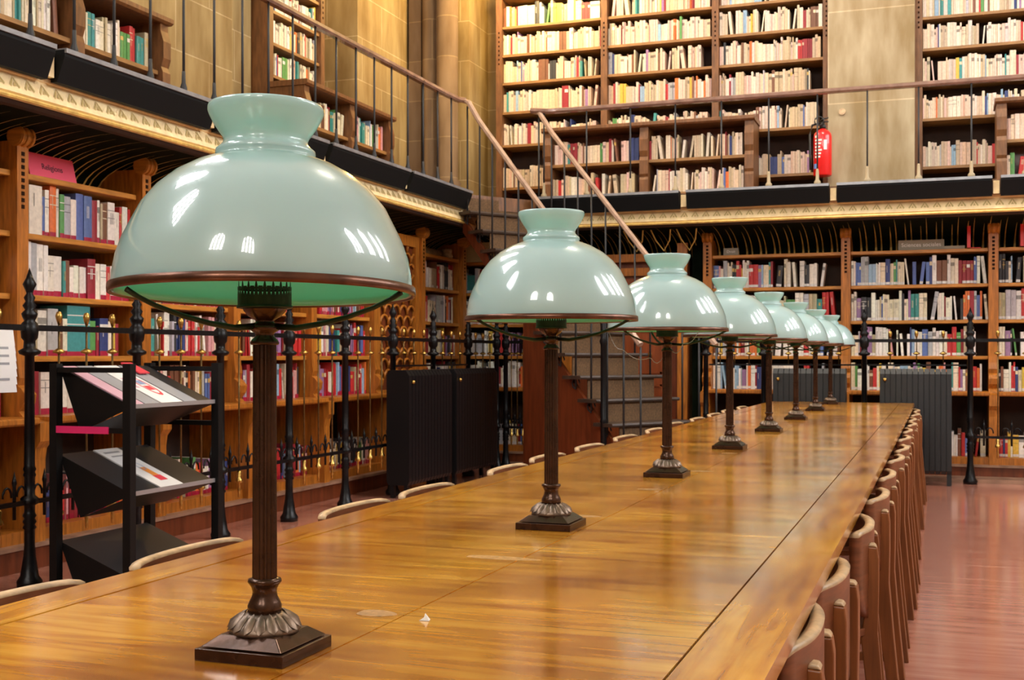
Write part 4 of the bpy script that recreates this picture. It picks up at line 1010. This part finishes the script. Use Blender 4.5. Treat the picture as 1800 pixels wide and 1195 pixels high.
obs_u = [466, 963, 1175, 1290, 1355, 1398, 1429, 1457]
def x_for(u, Y):
    q = (u-900)/F_PX; ca, sa = math.cos(YAW), math.sin(YAW)
    return Y*(q*ca-sa)/(ca+q*sa)
names = ['first and largest lamp of the row, at the near end of the table', 'second lamp of the row, past the near large one', 'third lamp of the row, a loose chain hanging under its shade', 'fourth lamp of the row along the table',
         'fifth lamp of the row along the table', 'sixth lamp of the row along the table', 'seventh lamp, last but one toward the far table end', 'last and smallest lamp at the far end of the table']
proto = make_lamp()
for i in range(8):
    if i == 0: o = proto; kids = list(o.children)
    else:
        o = proto.copy(); C.objects.link(o); kids = []
        for ch in proto.children:
            c = ch.copy(); C.objects.link(c); c.parent = o; kids.append(c)
    Y = LY0+LDY*i
    o.location = (LAMPX, Y, TZ)
    o['label'] = names[i]; o['category'] = 'lamp'; o['group'] = 'row of aqua glass lamps on the long table'
    for c in kids:
        if c.name.startswith(('shade_arm',)): c.rotation_euler = (0, 0, [R(-26.6), R(-40), R(-32), R(-48), R(-20), R(-50), R(-35), R(-50)][i])
LAMPS = [o for o in C.objects if o.name.startswith('table_lamp')]
# tilt of the near shade, as worn: its near lip sits a little higher
dirv = Vector((math.cos(YAW), math.sin(YAW), 0))
for c in proto.children:
    if c.name.startswith(('lamp_shade', 'shade_ring')): c.rotation_euler = Matrix.Rotation(R(2.2), 4, -dirv).to_euler()
# chains on the second and third lamps
def chain(lamp_o, pts):
    m = MB(False)
    P = [Vector(p) for p in pts]; N = 26
    out = []
    for i in range(N+1):
        t = i/N*(len(P)-1); k = min(int(t), len(P)-2); f = t-k; out.append(P[k].lerp(P[k+1], f)+Vector((0, 0, -.02*math.sin(f*math.pi))))
    for a, b in zip(out, out[1:]):
        m.tube([a, a.lerp(b, .5)+Vector((.0006, 0, .0006)), b], .0012, 5)
    for p in out[::2]: m.tube([p-Vector((0, 0, .0012)), p+Vector((0, 0, .0012))], .0022, 6)
    m.build('pull_chain', M['rack_edge'], lamp_o, origin=(0,0,0))
l2, l3 = LAMPS[1], LAMPS[2]
chain(l3, [(-.21, -.02, .515), (-.16, -.02, .455), (-.06, 0, .425), (-.016, 0, .425)]); chain(l3, [(.016, 0, .45), (.06, -.01, .475), (.12, 0, .53)])

# ---------------------------------------------------------------- chairs
def make_chair():
    """local +x points away from the table; back top at z .77"""
    root = thing('reading_chair', '', 'chair', (0,0,0))
    def b(m, name, mats, bevel=0): return m.build(name, mats, root, origin=(0,0,0), bevel=bevel)
    m = MB(False); N = 18; th = .024; half = .215
    def plan(t, off, z): 
        y = half*t; x = .038*(1-abs(t)**2.4)+off; return (x, y, z)
    rows = []
    def zb(t): return .48+.07*max(0, (abs(t)-.55)/.45)**2.5
    zt = lambda t: .711-.006*max(0, (abs(t)-.8)/.2)**2
    for off in (0, th):
        rows.append([[plan(-1+2*i/N, off, zb(-1+2*i/N)+(zt(-1+2*i/N)-zb(-1+2*i/N))*j/5) for j in range(6)] for i in range(N+1)])
    V = []; idx = {}
    for a in range(2):
        for i in range(N+1):
            for j in range(6): idx[a, i, j] = len(V); V.append(rows[a][i][j])
    top = []
    for i in range(N+1):   # rounded bead along the top
        for q, (dx, dz) in enumerate(((-.001, .006), (th*.5, .010), (th+.001, .006))):
            t = -1+2*i/N; p = plan(t, dx, zt(t)); idx['t', i, q] = len(V); V.append((p[0], p[1], p[2]+dz))
    f0, f1 = [], []
    for i in range(N):
        for j in range(5):
            f0.append((idx[0,i,j], idx[0,i,j+1], idx[0,i+1,j+1], idx[0,i+1,j])); f0.append((idx[1,i,j], idx[1,i+1,j], idx[1,i+1,j+1], idx[1,i,j+1]))
        f0.append((idx[0,i,0], idx[0,i+1,0], idx[1,i+1,0], idx[1,i,0]))
        f1.append((idx[0,i,5], idx['t',i,0], idx['t',i+1,0], idx[0,i+1,5])); f1.append((idx['t',i,0], idx['t',i,1], idx['t',i+1,1], idx['t',i+1,0]))
        f1.append((idx['t',i,1], idx['t',i,2], idx['t',i+1,2], idx['t',i+1,1])); f1.append((idx['t',i,2], idx[1,i,5], idx[1,i+1,5], idx['t',i+1,2]))
    for i in (0, N):
        for j in range(5): f0.append((idx[0,i,j], idx[1,i,j], idx[1,i,j+1], idx[0,i,j+1]))
        f1.append((idx[0,i,5], idx[1,i,5], idx['t',i,2], idx['t',i,1], idx['t',i,0]))
    m.add(V, f0, 0, None, True); bq = len(m.v)
    for f in f1: m.f.append(f); m.m.append(1); m.c.append(None); m.sm.append(True)
    b(m, 'backrest', [M['ply_brown'], M['ply_pale']])
    for sy in (-1, 1):
        m = MB(False)
        y = sy*.12; xt = .038*(1-(.12/half)**2.4)+th+.006
        # bowed rear leg: flat board, rounded head behind the backrest
        prof = [(xt-.012, .672), (xt+.012, .670), (xt+.016, .64), (xt+.016, .55), (xt+.014, .44), (xt+.03, .25), (xt+.055, .0), (xt+.022, .0), (xt-.012, .25), (xt-.03, .42), (xt-.014, .56), (xt-.012, .62)]
        F = lambda a, o, z: (o, y+a, z)
        m.prism(F, prof, -.022, .022, 0)
        m.prism(F, [(xt-.013, .6725), (xt+.012, .6705), (xt+.006, .679), (xt-.008, .680)], -.019, .019, 1)
        b(m, 'rear_leg', [M['chair_wood'], M['ply_pale']], bevel=.003)
        m = MB(False); xf = -.36
        m.prism(F, [(xf-.02, .43), (xf+.02, .43), (xf+.012, 0), (xf-.012, 0)], -.017, .017); b(m, 'front_leg', M['chair_wood'])
        m = MB(False); m.prism(lambda a, o, z: (o, y+a, z), [(xf+.014, .16), (xt-.0, .18), (xt-.0, .205), (xf+.014, .185)], -.010, .010); b(m, 'stretcher', M['chair_wood'])
    m = MB(False)
    pts = []
    for k in range(24):
        a = 2*math.pi*k/24; c, s = math.cos(a), math.sin(a)
        pts.append((-.165+.22*math.copysign(abs(c)**.5, c), .20*math.copysign(abs(s)**.5, s)))
    top_ = [(x, y, .455-.008*(1-((x+.165)/.22)**2)) for x, y in pts]; bot = [(x, y, .432) for x, y in pts]
    m.quad(top_); m.quad(list(reversed(bot))); m.add(top_+bot, [(i, (i+1) % 24, 24+(i+1) % 24, 24+i) for i in range(24)], 0, None, False)
    b(m, 'seat', M['ply_brown'], bevel=.003)
    return root
proto_c = make_chair(); first = True
def place(x, y, rz, label, group):
    global first
    if first: o = proto_c; first = False
    else:
        o = proto_c.copy(); C.objects.link(o)
        for ch in proto_c.children:
            c = ch.copy(); C.objects.link(c); c.parent = o
    o.location = (x, y, 0); o.rotation_euler = (0, 0, rz); o['label'] = label; o['category'] = 'chair'; o['group'] = group
    return o
RY = [1.58, 2.15, 2.68, 3.49, 4.25, 5.0, 5.8, 6.45, 7.25, 8.0, 8.75, 9.4, 10.2, 10.95]
for i, y in enumerate(RY):
    if i == 0: l = 'brown bentwood chair on the open-floor side, only its back corner showing at the bottom edge'
    elif i == len(RY)-1: l = 'brown bentwood chair last on the open-floor side, at the far table corner'
    else: l = 'brown bentwood chair tucked in on the open-floor side, %s counted from the near end' % ordn(i+1)
    place(-.255+[0, 0, .005, .02, .03, .028, .038, .045, .035, .03, .04, .03, .04, .03][i], y, R(random.uniform(-3, 3)), l, 'chairs on the open-floor side of the table')
LY = [1.80, 2.40, 3.27, 3.79, 4.61, 5.20, 5.86, 6.6, 7.3, 8.0, 8.7, 9.4, 10.1, 10.8]
for i, y in enumerate(LY):
    if i == 0: l = 'chair on the railing side whose pale top edge is cut by the frame'
    else: l = 'chair on the railing side, pale top edge showing, %s counted from the near end' % ordn(i+1)
    place(-1.655-[.0, .0, .01, .0, 0, .02, .01, .01, 0, 0.02, 0, 0, .01, 0][i], y, R(180+random.uniform(-2, 2)), l, 'chairs on the railing side of the table').scale = (1, 1, 1.015)
for o in bpy.data.objects:
    if '_o' in o: del o['_o']
